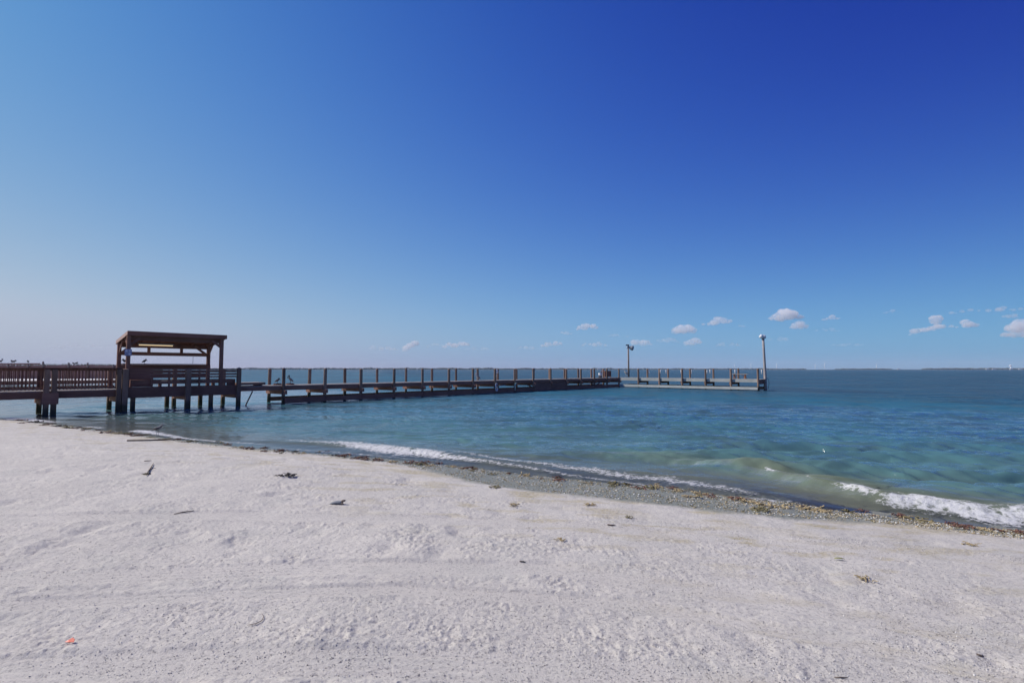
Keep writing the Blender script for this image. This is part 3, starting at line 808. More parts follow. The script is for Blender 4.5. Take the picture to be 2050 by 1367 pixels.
for px, kind in ((994, 0), (1031, 1)):
    s = pier_x(px, -.22)
    if kind == 0:
        ob = empty('rope_coil', pier_world(s, -.22, .55), ANG, 'white coiled rope and hook hanging low on the pier side', 'rope')
        m = MB()
        for q in range(4):
            a = [(.16 * math.cos(t) + random.uniform(-.02, .02), -.01 * q, .28 * math.sin(t) + .08 * math.cos(q)) for t in np.linspace(0, 6.2, 13)]
            m.tube(a, .03, 6)
        m.build('coil', M['white'], ob, True)
        m = MB(); m.tube([(.15, 0, .12), (.9, -.02, .15), (1.25, -.02, .19)], [.035, .04, .02], 6); m.build('rod', M['pale'], ob, True)
    else:
        ob = empty('drain_pipe', pier_world(s, -.22, .3), ANG, 'short pale green bent pipe on the pier side near the rope coil', 'pipe')
        m = MB(); m.tube([(0, 0, -.1), (0, 0, .42), (.05, 0, .52), (.2, 0, .55)], .055, 8); m.build('pipe', plain('pale_green_pvc', (.45, .6, .5), .5), ob, True)
        m = MB(); m.tube([(0, 0, .12), (0, 0, .2)], .075, 8); m.build('collar', M['white'], ob, True)

# ------------------------------------------------------------------ birds (one continuous loft from tail to bill, plus legs)
def bird(name, loc, rz, size, spine, radii, legs, mat_body, wing, mat_wing, label, cat, group=None):
    r = empty(name, loc, rz, label, cat, group)
    m = MB(); m.tube([(x * size, 0, z * size) for x, z in spine], [(a * size, b * size) for a, b in radii], 10)
    for lxx, top, foot in legs:
        m.tube([(lxx * size, foot * size, top * size), (lxx * 1.0 * size - .01 * size, foot * size, top * .5 * size), (lxx * size, foot * size, 0.012 * size)], [.022 * size, .014 * size, .014 * size], 6)
        m.tube([(lxx * size - .02 * size, foot * size, .012 * size), (lxx * size + .13 * size, foot * size, .012 * size)], [(.04 * size, .012 * size), (.015 * size, .01 * size)], 6)
    m.build('body', mat_body, r, True)
    for sy in (-1, 1):
        m = MB(); m.tube([(x * size, sy * y * size, z * size) for x, y, z in wing[0]], [(a * size, b * size) for a, b in wing[1]], 8)
        m.build('wing', mat_wing, r, True)
    return r
M['brown_f'] = plain('brown_feathers', (.075, .058, .055), .8, .35, 20)
M['grey_f'] = plain('grey_feathers', (.20, .19, .19), .8, .35, 20)
M['white_f'] = plain('pale_feathers', (.48, .46, .43), .8, .2, 20)
PEL = ([(-.34, .16), (-.27, .22), (-.16, .33), (-.03, .45), (.07, .55), (.12, .64), (.10, .74), (.07, .82), (.10, .89), (.17, .90), (.22, .82), (.26, .68), (.29, .54)],
       [(.02, .02), (.07, .04), (.13, .11), (.15, .14), (.11, .12), (.06, .07), (.05, .055), (.05, .05), (.06, .065), (.055, .05), (.035, .04), (.03, .045), (.008, .01)])
PELW = ([(.08, .13, .56), (-.04, .16, .46), (-.20, .12, .32), (-.36, .04, .18)], [(.03, .06), (.04, .12), (.035, .10), (.015, .03)])
TUCK = ([(-.32, .20), (-.25, .24), (-.14, .32), (-.01, .40), (.10, .46), (.14, .53), (.11, .60), (.09, .66), (.14, .69), (.21, .66), (.26, .57), (.30, .46), (.33, .36)], PEL[1])
LEGS = [(-.03, .34, -.07), (.01, .34, .07)]
for px, w, shape, face, lab, sc in ((557, 1.3, TUCK, 20, 'brown pelican hunched with its bill tucked low, left of a piling on the pier deck', .48),
                                    (582, 1.2, PEL, -28, 'brown pelican standing with upright neck, right of a piling on the pier deck', .56)):
    s = pier_x(px, w)
    bx_ = empty('wooden_block', pier_world(s, w, ZD + .005), ANG + R(8), 'low dark wooden block under the ' + ('hunched pelican' if face > 0 else 'upright pelican') + ' on the pier', 'block')
    m = MB(); m.box(-.22, .22, -.15, .15, 0, .07); m.box(-.24, .24, -.03, .03, .072, .1); m.build('block', M['wood'], bx_)
    bird('pelican', pier_world(s, w, ZD + .106), R(face if face > 0 else 200), sc, *shape, LEGS, M['brown_f'], PELW, M['grey_f'], lab, 'bird', 'pelicans on the pier')
s = pier_x(956, 1.6)
bird('pelican', pier_world(s, 1.6, ZD + .004), R(200), .74, *PEL, LEGS, M['white_f'], PELW, M['grey_f'], 'pale pelican with a long raised neck by the pilings midway along the pier', 'bird', 'pelicans on the pier')
lx, ly = head_local(1253, .9)
bird('heron', pier_world(pier_x(1253, 1.0), 1.0, ZD + .004), R(160), 1.0,
     [(-.34, .42), (-.22, .46), (-.02, .54), (.14, .62), (.20, .74), (.15, .88), (.17, 1.0), (.26, 1.04), (.36, 1.02), (.52, .98)],
     [(.015, .015), (.05, .04), (.10, .10), (.08, .08), (.04, .045), (.03, .03), (.03, .03), (.04, .04), (.02, .02), (.005, .005)],
     [(-.02, .48, -.04), (.03, .48, .04)], M['white_f'], ([(.10, .08, .60), (-.02, .10, .54), (-.2, .07, .46), (-.36, .02, .41)], [(.02, .04), (.03, .08), (.025, .06), (.01, .02)]), M['grey_f'],
     'slender pale heron standing beside the shorter lamp post', 'bird')
# wading shore bird at the water's edge
g = on_sand(315, 874)
bird('shore_bird', (g.x, g.y, max(g.z, .0) + .01), R(8), .40,
     [(-.40, .50), (-.30, .53), (-.12, .58), (.08, .66), (.22, .75), (.29, .85), (.36, .90), (.43, .89), (.52, .86), (.66, .82)],
     [(.01, .01), (.05, .035), (.12, .11), (.13, .13), (.09, .10), (.06, .065), (.06, .06), (.045, .045), (.015, .015), (.004, .004)],
     [(-.02, .55, -.05), (.05, .55, .05)], M['grey_f'], ([(.14, .10, .70), (.0, .13, .63), (-.2, .10, .55), (-.44, .03, .49)], [(.02, .05), (.03, .10), (.025, .07), (.01, .02)]), plain('wing_brown', (.12, .10, .10), .8, .3, 20),
     'grey brown wading bird with a straight bill at the edge of the wash', 'bird')
# birds on the shelter counter
for px, w, rz, lab in ((290, 1.95, 35, 'dark bird perched on the counter under the middle of the shelter'), (249, 1.95, 190, 'dark bird perched on the counter between the two left posts of the shelter')):
    s = pier_x(px, w)
    bird('pelican', pier_world(s, w, 2.472), R(rz), .36, *TUCK, [(-.03, .34, -.06), (.01, .34, .06)], M['brown_f'], PELW, M['brown_f'], lab, 'bird', 'birds on the shelter counter')

# ------------------------------------------------------------------ distant timber bulkhead on the left with a sandbar
YB = 95.0
XL, XR = -135.0, -67.0
sb = MB()
n = 60
top = []; 
vs = []; fs = []
for i in range(n + 1):
    t = i / n; x = XL + (XR + 5 - XL) * t
    wv = 2.0 * math.sin(t * 9) + random.uniform(-.4, .4)
    taper = min(1, (1 - t) * 6)
    for yy, zz in ((YB - 15 * taper - wv, -.25), (YB - 9.5 * taper - wv * .5, .18), (YB - 3, .42 * taper + .05), (YB + 3, .45 * taper + .02), (YB + 8, -.3)):
        vs.append((x, yy, zz))
for i in range(n):
    for k in range(4):
        a = i * 5 + k; fs.append((a, a + 5, a + 6, a + 1))
sb.add(vs, fs); o = sb.build('sandbar', M['sandbar'], None, True); tag(o, kind='structure')
bw = empty('bulkhead', ((XL + XR) / 2, YB, 0), 0, 'long red brown timber bulkhead across the water behind the boardwalk', 'bulkhead')
hl = (XR - XL) / 2
m = MB(); x = -hl
while x < hl:
    w = random.uniform(.24, .32); m.box(x, x + w - .015, 0, .08, -.4, 2.95 + random.uniform(-.12, .06)); x += w
m.build('plank_wall', M['bulk'], bw)
m = MB(); m.box(-hl, hl, -.12, -.003, 2.45, 2.7); m.box(-hl, hl, -.12, -.003, 1.2, 1.42); m.build('waling', M['bulk'], bw)
for px, zt in ((90, 3.62), (141, 3.42), (179, 3.40), (20, 3.1), (60, 3.1), (230, 3.1)):
    x = (px - 1025) / F * YB - (XL + XR) / 2
    m = MB(); m.tube([(x, -.3, -.5), (x, -.3, zt - .1), (x, -.3, zt)], [.17, .15, .11], 8); m.build('post', M['pile'], bw)
m = MB(); m.tube([((159 - 1025) / F * YB - (XL + XR) / 2, -.3, 2.9), ((159 - 1025) / F * YB - (XL + XR) / 2, -.3, 3.55)], .035, 6); m.build('thin_post', M['dark'], bw)
for px, sc, rz, shp, lab in ((3, .78, 15, PEL, 'grey pelican with raised neck, leftmost on the bulkhead'), (24, .72, 170, TUCK, 'dark pelican hunched, left one of the close pair on the bulkhead'),
                             (29.5, .72, 20, TUCK, 'dark pelican hunched, right one of the close pair on the bulkhead'), (56, .66, 160, TUCK, 'lone dark pelican on the bulkhead between the pair and a thick post'),
                             (147, .6, 170, TUCK, 'low dark pelican on the bulkhead just right of a thick post'), (153, .62, 15, TUCK, 'dark pelican on the bulkhead left of the thin post')):
    x = (px - 1025) / F * YB
    zb = 3.33 if px < 60 else 3.02
    pb = bird('pelican', (x, YB + .04, zb), R(rz), sc * 1.15, *shp, LEGS, M['grey_f'] if px == 3 else M['brown_f'], PELW, M['brown_f'], lab, 'bird', 'pelicans along the bulkhead')
m = MB(); m.box(-hl, -hl + (80 - 1025) / F * YB - XL, -.02, .14, 3.06, 3.32); m.build('cap_rail', M['bulk'], bw)
m = MB()
for i in range(2600):
    x = random.uniform(XL, XR); y = YB + random.uniform(.2, 3.0); h = random.uniform(.25, .62) * (1.0 if x < -75 else .6)
    dx = random.uniform(-.25, .25); z = 2.75
    m.add([(x - .05, y, z), (x + .05, y, z), (x + dx, y, z + h)], [(0, 1, 2)])
m.box(XL, XR, YB + .15, YB + 3.4, 1.0, 2.75)
o = m.build('dune_grass', plain('dune_grass_green', (.20, .22, .12), .9, .3, 3)); tag(o, kind='stuff')

# ------------------------------------------------------------------ far shore
def strip(name, px0, px1, Yd, hfun, mat, thick, z0=-1.0, n=80, kind=None):
    m = MB(); vs = []; fs = []
    for i in range(n + 1):
        px = px0 + (px1 - px0) * i / n; x = (px - 1025) / F * Yd; h = hfun(i / n)
        for yy, zz in ((0, z0), (0, h * .75), (thick * .3, h), (thick, h), (thick, z0)): vs.append((x, Yd + yy, zz))
    for i in range(n):
        for k in range(4):
            a = i * 5 + k; fs.append((a, a + 5, a + 6, a + 1))
    m.add(vs, fs); o = m.build(name, mat, None); tag(o, kind=kind or 'structure'); return o
M['farland'] = plain('far_land', (.20, .19, .16), .95, .25, .01)
M['fartree'] = plain('far_trees', (.06, .075, .075), .95, .4, .02)
YF = 4200.0
strip('far_shore', -500, 2700, YF, lambda t: 3.2 + 1.2 * math.sin(t * 40) * math.sin(t * 17), M['farland'], 300)
# trees: many blobs of foliage-like quads, one mass too far off to count
m = MB()
def treemass(px0, px1, dens, hmin, hmax, Yd):
    for i in range(int((px1 - px0) * dens)):
        px = random.uniform(px0, px1); x = (px - 1025) / F * Yd
        k = .5 + .5 * math.sin(px * .051 + 1.3) * math.sin(px * .13)
        h = hmin + (hmax - hmin) * random.random() * (.35 + .65 * k); w = random.uniform(5, 22)
        y = Yd + random.uniform(20, 140)
        m.tube([(x, y, 1.0), (x, y, 2.2), (x, y, 2.2 + h * .35), (x + random.uniform(-2, 2), y, 2.2 + h * .75), (x, y, 2.2 + h)], [w * .5, w * .7, w, w * .8, w * .15], 6)
treemass(-500, 480, .9, 6, 15, YF)
treemass(480, 1000, 1.5, 6, 19, YF)
treemass(1000, 1250, 1.2, 5, 16, YF)
treemass(1250, 1560, 1.0, 5, 13, YF)
treemass(1560, 1620, 1.2, 4, 8, YF)
treemass(1690, 1790, 1.1, 5, 10, YF)
treemass(1870, 2700, 1.6, 6, 16, YF)
o = m.build('far_trees', M['fartree'], None, True); tag(o, kind='stuff')
M['house_w'] = plain('pale_house_wall', (.62, .60, .58), .8, .1, .05); M['house_r'] = plain('house_roof', (.22, .17, .16), .8, .2, .05)
hs = [(497, 26, 7, 'white long house low on the far shore above the left end of the pier'), (818, 16, 7, 'small pale house on the far shore behind the middle pilings'), (836, 14, 6, 'smaller pale house just right of another on the far shore'),
      (1131, 22, 8, 'pale house on the far shore left of the fish table'), (1160, 18, 7, 'pale house on the far shore behind the last pilings before the bend'), (1198, 26, 10, 'tallest pale house on the far shore near the fish table'),
      (1796, 20, 7, 'small white house alone right of the distant turbines'), (1972, 22, 8, 'white house low among far trees left of the water tower'), (1986, 30, 8, 'long white house on the far shore nearest left of the water tower'),
      (2020, 26, 9, 'white house just left below the water tower'), (2038, 24, 9, 'white house just right below the water tower')]
for px, w, h, lab in hs:
    x = (px - 1025) / F * YF
    hb = empty('house', (x, YF - 12, 2.0), random.uniform(-.2, .2), lab, 'house', 'houses on the far shore')
    m = MB(); m.box(-w / 2, w / 2, -5, 5, 0, h * .6); m.build('wall', M['house_w'], hb)
    m = MB(); a = w / 2 + .6; m.add([(-a, -5.6, h * .6), (a, -5.6, h * .6), (a, 5.6, h * .6), (-a, 5.6, h * .6), (-a, 0, h), (a, 0, h)], [(0, 1, 5, 4), (2, 3, 4, 5), (1, 2, 5), (3, 0, 4), (0, 3, 2, 1)])
    m.build('roof', M['house_r'], hb)
x = (2029 - 1025) / F * YF
wt = empty('water_tower', (x, YF + 30, 2.0), 0, 'white bulb water tower above the far trees at the right edge', 'water tower')
m = MB(); m.tube([(0, 0, 0), (0, 0, 4), (0, 0, 26)], [6, 3.2, 2.8], 12); m.build('stem', M['blade_white'], wt, True)
m = MB(); m.tube([(0, 0, 25), (0, 0, 28), (0, 0, 32), (0, 0, 36), (0, 0, 38)], [3, 7.5, 9, 7, 2], 16); m.build('tank', M['blade_white'], wt, True)
tower = None
YT = 6500.0
def turbine(px, h, rot, lab):
    x = (px - 1025) / F * YT
    t = empty('wind_turbine', (x, YT, 0), R(random.uniform(-20, 20)), lab, 'wind turbine', 'wind turbines on the far horizon')
    m = MB(); m.tube([(0, 0, 0), (0, 0, h * .5), (0, 0, h)], [3.4, 2.8, 2.2], 10); m.build('tower', M['blade_white'], t, True)
    m = MB(); m.box(-2.2, 2.2, -5, 6, h + .01, h + 4.6); m.build('nacelle', M['blade_white'], t)
    for q in range(3):
        a = rot + q * 2 * math.pi / 3; L = h * .48
        dx, dz_ = math.sin(a), math.cos(a)
        m = MB(); m.tube([(0, -6.5, h + 2), (dx * L * .2, -6.5, h + 2 + dz_ * L * .2), (dx * L, -6.5, h + 2 + dz_ * L)], [(1.2, 1.2), (2.4, .6), (.4, .3)], 6); m.build('blade', M['blade_white'], t, True)
    return t
for px, h, rot, lab in ((1470, 62, .3, 'leftmost far wind turbine, seen between the last two bays of the landing stage'), (1503, 75, 1.0, 'far wind turbine above the bench on the landing stage'),
                        (1554, 66, .1, 'far wind turbine nearest right of the taller lamp post'), (1631, 60, .6, 'left one of the close pair of far wind turbines'),
                        (1650, 72, .2, 'right one of the close pair of far wind turbines'), (1754, 68, .9, 'rightmost far wind turbine, alone left of the water tower shore')):
    turbine(px, h, rot, lab)

# ------------------------------------------------------------------ clouds
def cloud(px, py, w, h, dens, lab, tilt=0.0, seed=0, D=7000.0):
    rnd = random.Random(seed * 31 + 5)
    c = at_y(px, py, D)
    W = w / F * D / 2 * 1.24; Hh = h / F * D / 2 * 1.28
    import bmesh
    bm = bmesh.new()
    nb = 7 + int(w / 8)
    for i in range(nb):
        t = rnd.uniform(-1, 1)
        hh = (1 - t * t) ** .6
        r = Hh * rnd.uniform(.3, .75) * (.45 + .55 * hh)
        cx = t * (W - r * .8); cz = -Hh * .55 + r * .6 + rnd.random() * hh * Hh * .7 + math.tan(tilt) * cx
        mt = Matrix.Translation((cx, rnd.uniform(-.5, .5) * W * .6, cz)) @ Matrix.Diagonal((r * rnd.uniform(1.1, 1.7), r * 1.3, r * .85, 1))
        bmesh.ops.create_icosphere(bm, subdivisions=3, radius=1.0, matrix=mt)
    for v in bm.verts:
        s = 2.6 / Hh
        n = perlin(np.array([v.co.x * s + seed * 7.1]), np.array([v.co.z * s * 1.3 + v.co.y * s * .7]), seed)[0]
        n2 = perlin(np.array([v.co.x * s * 2.7]), np.array([v.co.z * s * 2.7 + v.co.y * s]), seed + 3)[0]
        d = Vector((v.co.x * .3, v.co.y * .3, v.co.z)); d.normalize() if d.length > 0 else None
        v.co += d * Hh * (.22 * n + .13 * n2)
    me = bpy.data.meshes.new('cloud'); bm.to_mesh(me); bm.free(); me.shade_smooth()
    key = 'cloud_%g' % dens
    if key not in M:
        T = NT('cloud_vapour'); vol = T.n('VolumePrincipled'); vol.inputs['Color'].default_value = (1, .97, .96, 1)
        vol.inputs['Density'].default_value = dens * (1.15 if dens > .008 else 2.2); vol.inputs['Anisotropy'].default_value = 0.0
        T.link(vol.outputs[0], T.out.inputs['Volume']); M[key] = T.m
    me.materials.append(M[key])
    o = bpy.data.objects.new('cloud', me); COL.objects.link(o); o.location = c
    tag(o, lab, 'cloud', 'small clouds low over the horizon')
    return o
CL = [(752, 696, 34, 8, .002, 'very faint scrap of cloud beside the leftmost streak over the pier', 0), (872, 691, 30, 8, .0025, 'very faint scrap of cloud between the two faint clouds over the pier', .1),
      (955, 698, 40, 8, .002, 'very faint low veil right of the faint wide cloud over the pier', 0), (1060, 696, 44, 9, .002, 'very faint low veil far below left of the bright oblong cloud', 0),
      (1236, 672, 40, 8, .0018, 'very faint veil left of the shorter lamp head', 0), (1335, 682, 40, 10, .002, 'very faint veil left of the lower small cloud between the lamp posts', 0),
      (1460, 690, 50, 9, .002, 'very faint low veil left of the taller lamp pole', 0), (1700, 690, 60, 8, .0016, 'very faint low veil over the far turbines', 0),
      (1178, 655, 40, 13, .012, 'bright small oblong cloud left of the shorter lamp post', .05), (1570, 632, 48, 26, .014, 'largest bright puffy cloud, just right above the taller lamp post', .08),
      (1597, 653, 34, 17, .012, 'small bright peaked cloud just under the largest puffy one', .12), (1665, 637, 26, 10, .010, 'tiny bright cloud right of the largest puffy one', .08),
      (1432, 644, 48, 16, .009, 'bright flat cloud left of the taller lamp post, upper of three', .12), (1372, 660, 62, 20, .006, 'wide soft cloud between the two lamp posts', 0),
      (1390, 684, 32, 15, .009, 'lower small cloud between the two lamp posts', .12), (1858, 659, 74, 15, .010, 'long slanted cloud over the right water', .2),
      (1874, 642, 14, 20, .005, 'small upright wisp rising from the long slanted cloud', 0), (1934, 650, 32, 15, .011, 'neat small cloud right of the long slanted one', .05),
      (2042, 654, 46, 28, .010, 'cloud cut by the right edge of the picture', 0), (2036, 668, 60, 22, .004, 'pale veil under the cloud at the right edge', 0), (2024, 633, 24, 9, .005, 'small faint cloud above the one at the right edge', 0),
      (1132, 667, 22, 8, .004, 'tiny faint cloud low left of the bright oblong one', 0), (1104, 689, 36, 10, .007, 'faint cloud far left below the bright oblong one', .1), (1188, 689, 46, 10, .005, 'faint flat cloud straight below the bright oblong one', 0),
      (1282, 686, 40, 14, .005, 'faint cloud just right of the shorter lamp head', 0), (824, 690, 26, 16, .008, 'faint small cloud above the middle pilings, left of its neighbour', .5), (770, 698, 46, 9, .004, 'very faint streak of cloud leftmost over the pier', 0),
      (912, 690, 56, 13, .006, 'faint wide cloud above the pier pilings, right of its neighbour', .1), (1484, 653, 14, 6, .003, 'speck of faint cloud left of the taller lamp post', 0), (1985, 621, 130, 10, .0028, 'long thin veil highest over the right water', .04),
      (1785, 625, 30, 8, .0018, 'very faint speck of cloud alone over the right water', 0), (165, 693, 110, 12, .0012, 'very faint veil of cloud left of the shelter roof', 0), (1560, 679, 44, 10, .0014, 'faint veil right of the taller lamp head', 0), (1655, 661, 40, 8, .0014, 'faint scrap of cloud right under the tiny bright one', 0)]
for i, (px, py, w, h, dn, lab, tl_) in enumerate(CL):
    cloud(px, py, w, h, dn, lab, tl_, i + 1, 6300 + (i * 389) % 1100)

# ------------------------------------------------------------------ things on the sand
def weed_mat(name, c): return plain(name, c, .75, .45, 30)
M['weed_r'] = weed_mat('red_brown_weed', (.15, .075, .055)); M['weed_o'] = weed_mat('olive_weed', (.17, .145, .07)); M['weed_t'] = weed_mat('tan_weed', (.36, .28, .155)); M['weed_d'] = weed_mat('dark_weed', (.075, .065, .055))
def weed_mesh(seed, nr, spread, height, mats, w=.018):
    rnd = random.Random(seed); m = MB()
    for i in range(nr):
        a = rnd.uniform(0, 6.28); rr = spread * rnd.random() ** .7
        p = Vector((rr * math.cos(a) * 1.5, rr * math.sin(a), rnd.uniform(0, height * .6)))
        d = rnd.uniform(0, 6.28); pts = []
        for k in range(6):
            pts.append(p.copy()); d += rnd.uniform(-.9, .9); p += Vector((math.cos(d), math.sin(d), 0)) * spread * .22
            p.z = max(.002, p.z + rnd.uniform(-.5, .5) * height * .5)
        ww = w * rnd.uniform(.5, 1.3)
        m.tube(pts, [(ww * .4, ww * .25), (ww, ww * .5), (ww * 1.1, ww * .4), (ww, ww * .5), (ww * .8, ww * .3), (ww * .2, ww * .1)], 5)
    me = bpy.data.meshes.new('seaweed_clump'); me.from_pydata(m.v, [], m.f); me.update(); me.shade_smooth()
    return me
WV = []
for sd_, nr, sp, hh, mt in ((1, 26, .11, .06, 'weed_r'), (2, 22, .10, .05, 'weed_o'), (3, 18, .12, .04, 'weed_t'), (4, 24, .09, .06, 'weed_d'), (5, 14, .10, .04, 'weed_r'), (6, 16, .13, .035, 'weed_o'), (7, 20, .1, .05, 'weed_t')):
    me = weed_mesh(sd_, nr, sp, hh, mt); me.materials.append(M[mt]); WV.append((me, mt))
WL = {'weed_r': 'clump of red brown seaweed lying in the wrack line along the wash', 'weed_o': 'clump of olive seaweed lying in the wrack line along the wash', 'weed_t': 'clump of straw coloured seaweed lying in the wrack line along the wash', 'weed_d': 'clump of dark brown seaweed lying in the wrack line along the wash'}
def weed(px, py, var, sc, label=None, group='seaweed clumps in the wrack line', sink=.0):
    g = on_sand(px, py); me, mt = WV[var]
    o = bpy.data.objects.new('seaweed_clump', me); COL.objects.link(o)
    o.location = (g.x, g.y, g.z + .008 - sink); o.rotation_euler = (0, 0, random.uniform(0, 6.28)); o.scale = (sc * random.uniform(.8, 1.3), sc * random.uniform(.8, 1.2), sc)
    tag(o, label or WL[mt], 'seaweed', None if label else group); return o
WP = [(45, 842), (75, 846), (95, 850), (120, 854), (138, 857), (152, 858), (172, 860), (200, 862), (213, 867), (232, 868), (246, 869), (270, 873), (282, 872), (300, 876), (330, 880), (355, 880), (385, 884), (436, 886), (455, 891),
      (440, 888), (480, 896), (497, 899), (528, 898), (560, 903), (590, 905), (607, 908), (640, 906), (655, 906), (672, 912), (690, 913), (707, 911), (720, 918), (730, 920), (757, 922), (785, 926), (820, 927), (842, 930), (862, 933), (868, 926), (880, 929), (850, 926),
      (905, 935), (935, 938), (950, 940), (985, 950), (990, 976), (1050, 952), (1112, 957), (1120, 962), (1175, 967), (1228, 970), (1256, 972), (1280, 978), (1300, 977), (1315, 974), (1345, 977), (1362, 982), (1385, 981), (1395, 988),
      (1408, 990), (1420, 992), (1385, 995), (1480, 1000), (1492, 1003), (1520, 1010), (1525, 1022), (1560, 1016), (1622, 1020), (1640, 1023), (1700, 1025), (1730, 1024), (1800, 1033), (1812, 1036), (1842, 1042), (1862, 1045), (1905, 1050), (1930, 1056), (1970, 1062), (2040, 1068)]
rr = random.Random(11)
for i, (px, py) in enumerate(WP):
    dist = math.hypot(*at_z(px, py, .05))
    var = rr.choice((0, 1, 2, 4, 5, 6, 3) if px < 1150 else (0, 2, 6, 5, 2, 4, 1))
    weed(px, py, var, rr.uniform(.5, 1.0) * (.75 + dist / 26) * .85)
for i in range(70):
    t = rr.random(); k = t * (len(SHORE_PX) - 1); a = int(k); f = k - a
    px = SHORE_PX[a][0] * (1 - f) + SHORE_PX[min(a + 1, 19)][0] * f; py = SHORE_PX[a][1] * (1 - f) + SHORE_PX[min(a + 1, 19)][1] * f
    weed(px, py + rr.uniform(-1, 6), rr.choice((0, 1, 2, 5, 6, 4)), rr.uniform(.22, .5) * (.7 + 6.0 / max(px / 160, 1.5) * .25))
weed(573, 953, 3, .8, 'dark tangled lump of seaweed alone on dry sand near the wash')
weed(1735, 1161, 6, .36, 'flat straw olive scrap of seaweed alone on the right dry sand'); weed(1945, 1091, 6, .42, 'orange tan scrap of dried weed on sand near the right edge')
weed(1180, 1012, 6, .45, 'pale yellow scrap of weed on dry sand just above the wet shells'); weed(1030, 1013, 6, .5, 'straw coloured scrap of weed on dry sand, left of the wet shells'); weed(1260, 1036, 5, .3, 'small olive scrap of weed on the middle dry sand')
weed(1120, 1082, 6, .35, 'thin yellow scrap of weed on the open middle sand'); weed(292, 950, 1, .5, 'small olive tuft of weed at the lower end of the upright twig')

def stick(name, pts_px, rads, mat, label, cat, z=.01, branches=()):
    P = [on_sand(x, y) for x, y in pts_px]; c = P[0].copy()
    r = MB(); r.tube([(p - c) + Vector((0, 0, z + dz0)) for p, dz0 in zip(P, [0] * len(P))], rads, 7)
    for b, br in branches:
        Q_ = [on_sand(x, y) - c + Vector((0, 0, z + .01)) for x, y in b]; r.tube(Q_, br, 6)
    o = r.build(name, M[mat], None, True, c); tag(o, label, cat); return o
stick('driftwood_stick', [(254, 883), (290, 882.5), (330, 881.5), (387, 879)], [.02, .019, .016, .009], 'stick', 'long thin straight stick lying along the top of the wash', 'stick', .02)
stick('twig', [(293, 953), (298, 944), (303, 937), (307, 929)], [.008, .011, .010, .005], 'stick', 'crooked upright twig on the left dry sand', 'twig', .02, [([(300, 943), (306, 941), (312, 940)], [.007, .006, .003]), ([(289, 926), (297, 925), (303, 925)], [.008, .01, .005])])
stick('twig', [(495, 1253), (512, 1250), (524, 1244), (528, 1236), (524, 1229)], [.0015, .0025, .0028, .002, .001], 'stick', 'curved grey sprig on the lower left sand', 'twig', .008)
stick('twig', [(1216, 1051), (1224, 1052), (1232, 1052)], [.007, .009, .003], 'stick', 'short dark twig alone on the middle sand', 'twig', .008)
stick('twig', [(348, 1030), (366, 1026), (388, 1023)], [.004, .007, .004], 'stick', 'thin brown twig on the left sand above the smooth track', 'twig', .008)
stick('twig', [(1955, 1311), (1963, 1314), (1970, 1316)], [.004, .006, .003], 'stick', 'dark splinter on the lower right sand', 'twig', .008)
stick('twig', [(1670, 1357), (1682, 1357), (1696, 1358)], [.002, .004, .002], 'stick', 'thin dark splinter at the bottom edge of the sand', 'twig', .006)
stick('twig', [(1040, 1124), (1048, 1125), (1052, 1126)], [.004, .006, .003], 'weed_d', 'small blackish chip on the middle sand', 'chip', .006)
# grey driftwood lump
g = on_sand(675, 1009)
dw = empty('driftwood', (g.x, g.y, g.z), 0, 'grey weathered driftwood lump with a raised dark end on the middle left sand', 'driftwood')
m = MB(); m.tube([(-.10, 0, .005), (-.06, .0, .018), (.0, 0, .026), (.05, -.01, .025), (.075, -.02, .035)], [(.01, .006), (.028, .016), (.04, .022), (.035, .024), (.02, .014)], 9); m.build('trunk', M['driftgrey'], dw, True)
m = MB(); m.tube([(.06, -.015, .03), (.085, -.02, .05), (.115, -.02, .056)], [.018, .016, .01], 8); m.tube([(.07, -.03, .02), (.1, -.04, .012)], [.016, .006], 7); m.build('stub', M['stick'], dw, True)
# coral red scrap
g = on_sand(141, 1288)
m = MB(); m.add([(-.028, -.008, .004), (-.002, -.014, .006), (.028, -.010, .005), (.022, .004, .014), (.002, .012, .020), (-.012, .002, .012),
                 (-.026, -.006, .001), (.0, -.012, .002), (.026, -.008, .001), (.022, .006, .010), (.002, .015, .015), (-.012, .005, .008)],
                [(0, 1, 5), (1, 2, 3, 4, 5), (6, 11, 7), (7, 11, 10, 9, 8), (0, 6, 7, 1), (1, 7, 8, 2), (2, 8, 9, 3), (3, 9, 10, 4), (4, 10, 11, 5), (5, 11, 6, 0)])
o = m.build('plastic_scrap', M['red'], None, False, g + Vector((0, 0, .012))); tag(o, 'small coral red plastic scrap on the lower left sand', 'litter')
# olive leaf
g = on_sand(1681, 1121)
m = MB(); m.tube([(-.045, .012, .004), (-.02, .006, .010), (.01, -.003, .012), (.04, -.012, .006)], [(.006, .002), (.014, .003), (.017, .003), (.006, .002)], 8)
o = m.build('leaf', M['leaf'], None, True, g + Vector((0, 0, .01))); tag(o, 'single olive leaf lying on the right sand', 'leaf')
# pale blue glints: crab-holed lumps of dark clods on the sand
CLOD = [(42, 1162), (127, 1185), (225, 1153), (272, 1134), (300, 1128), (440, 1108), (470, 1097), (435, 1245), (232, 1238), (70, 1303), (350, 1164), (660, 1072), (545, 1018), (115, 1090), (290, 1106)]

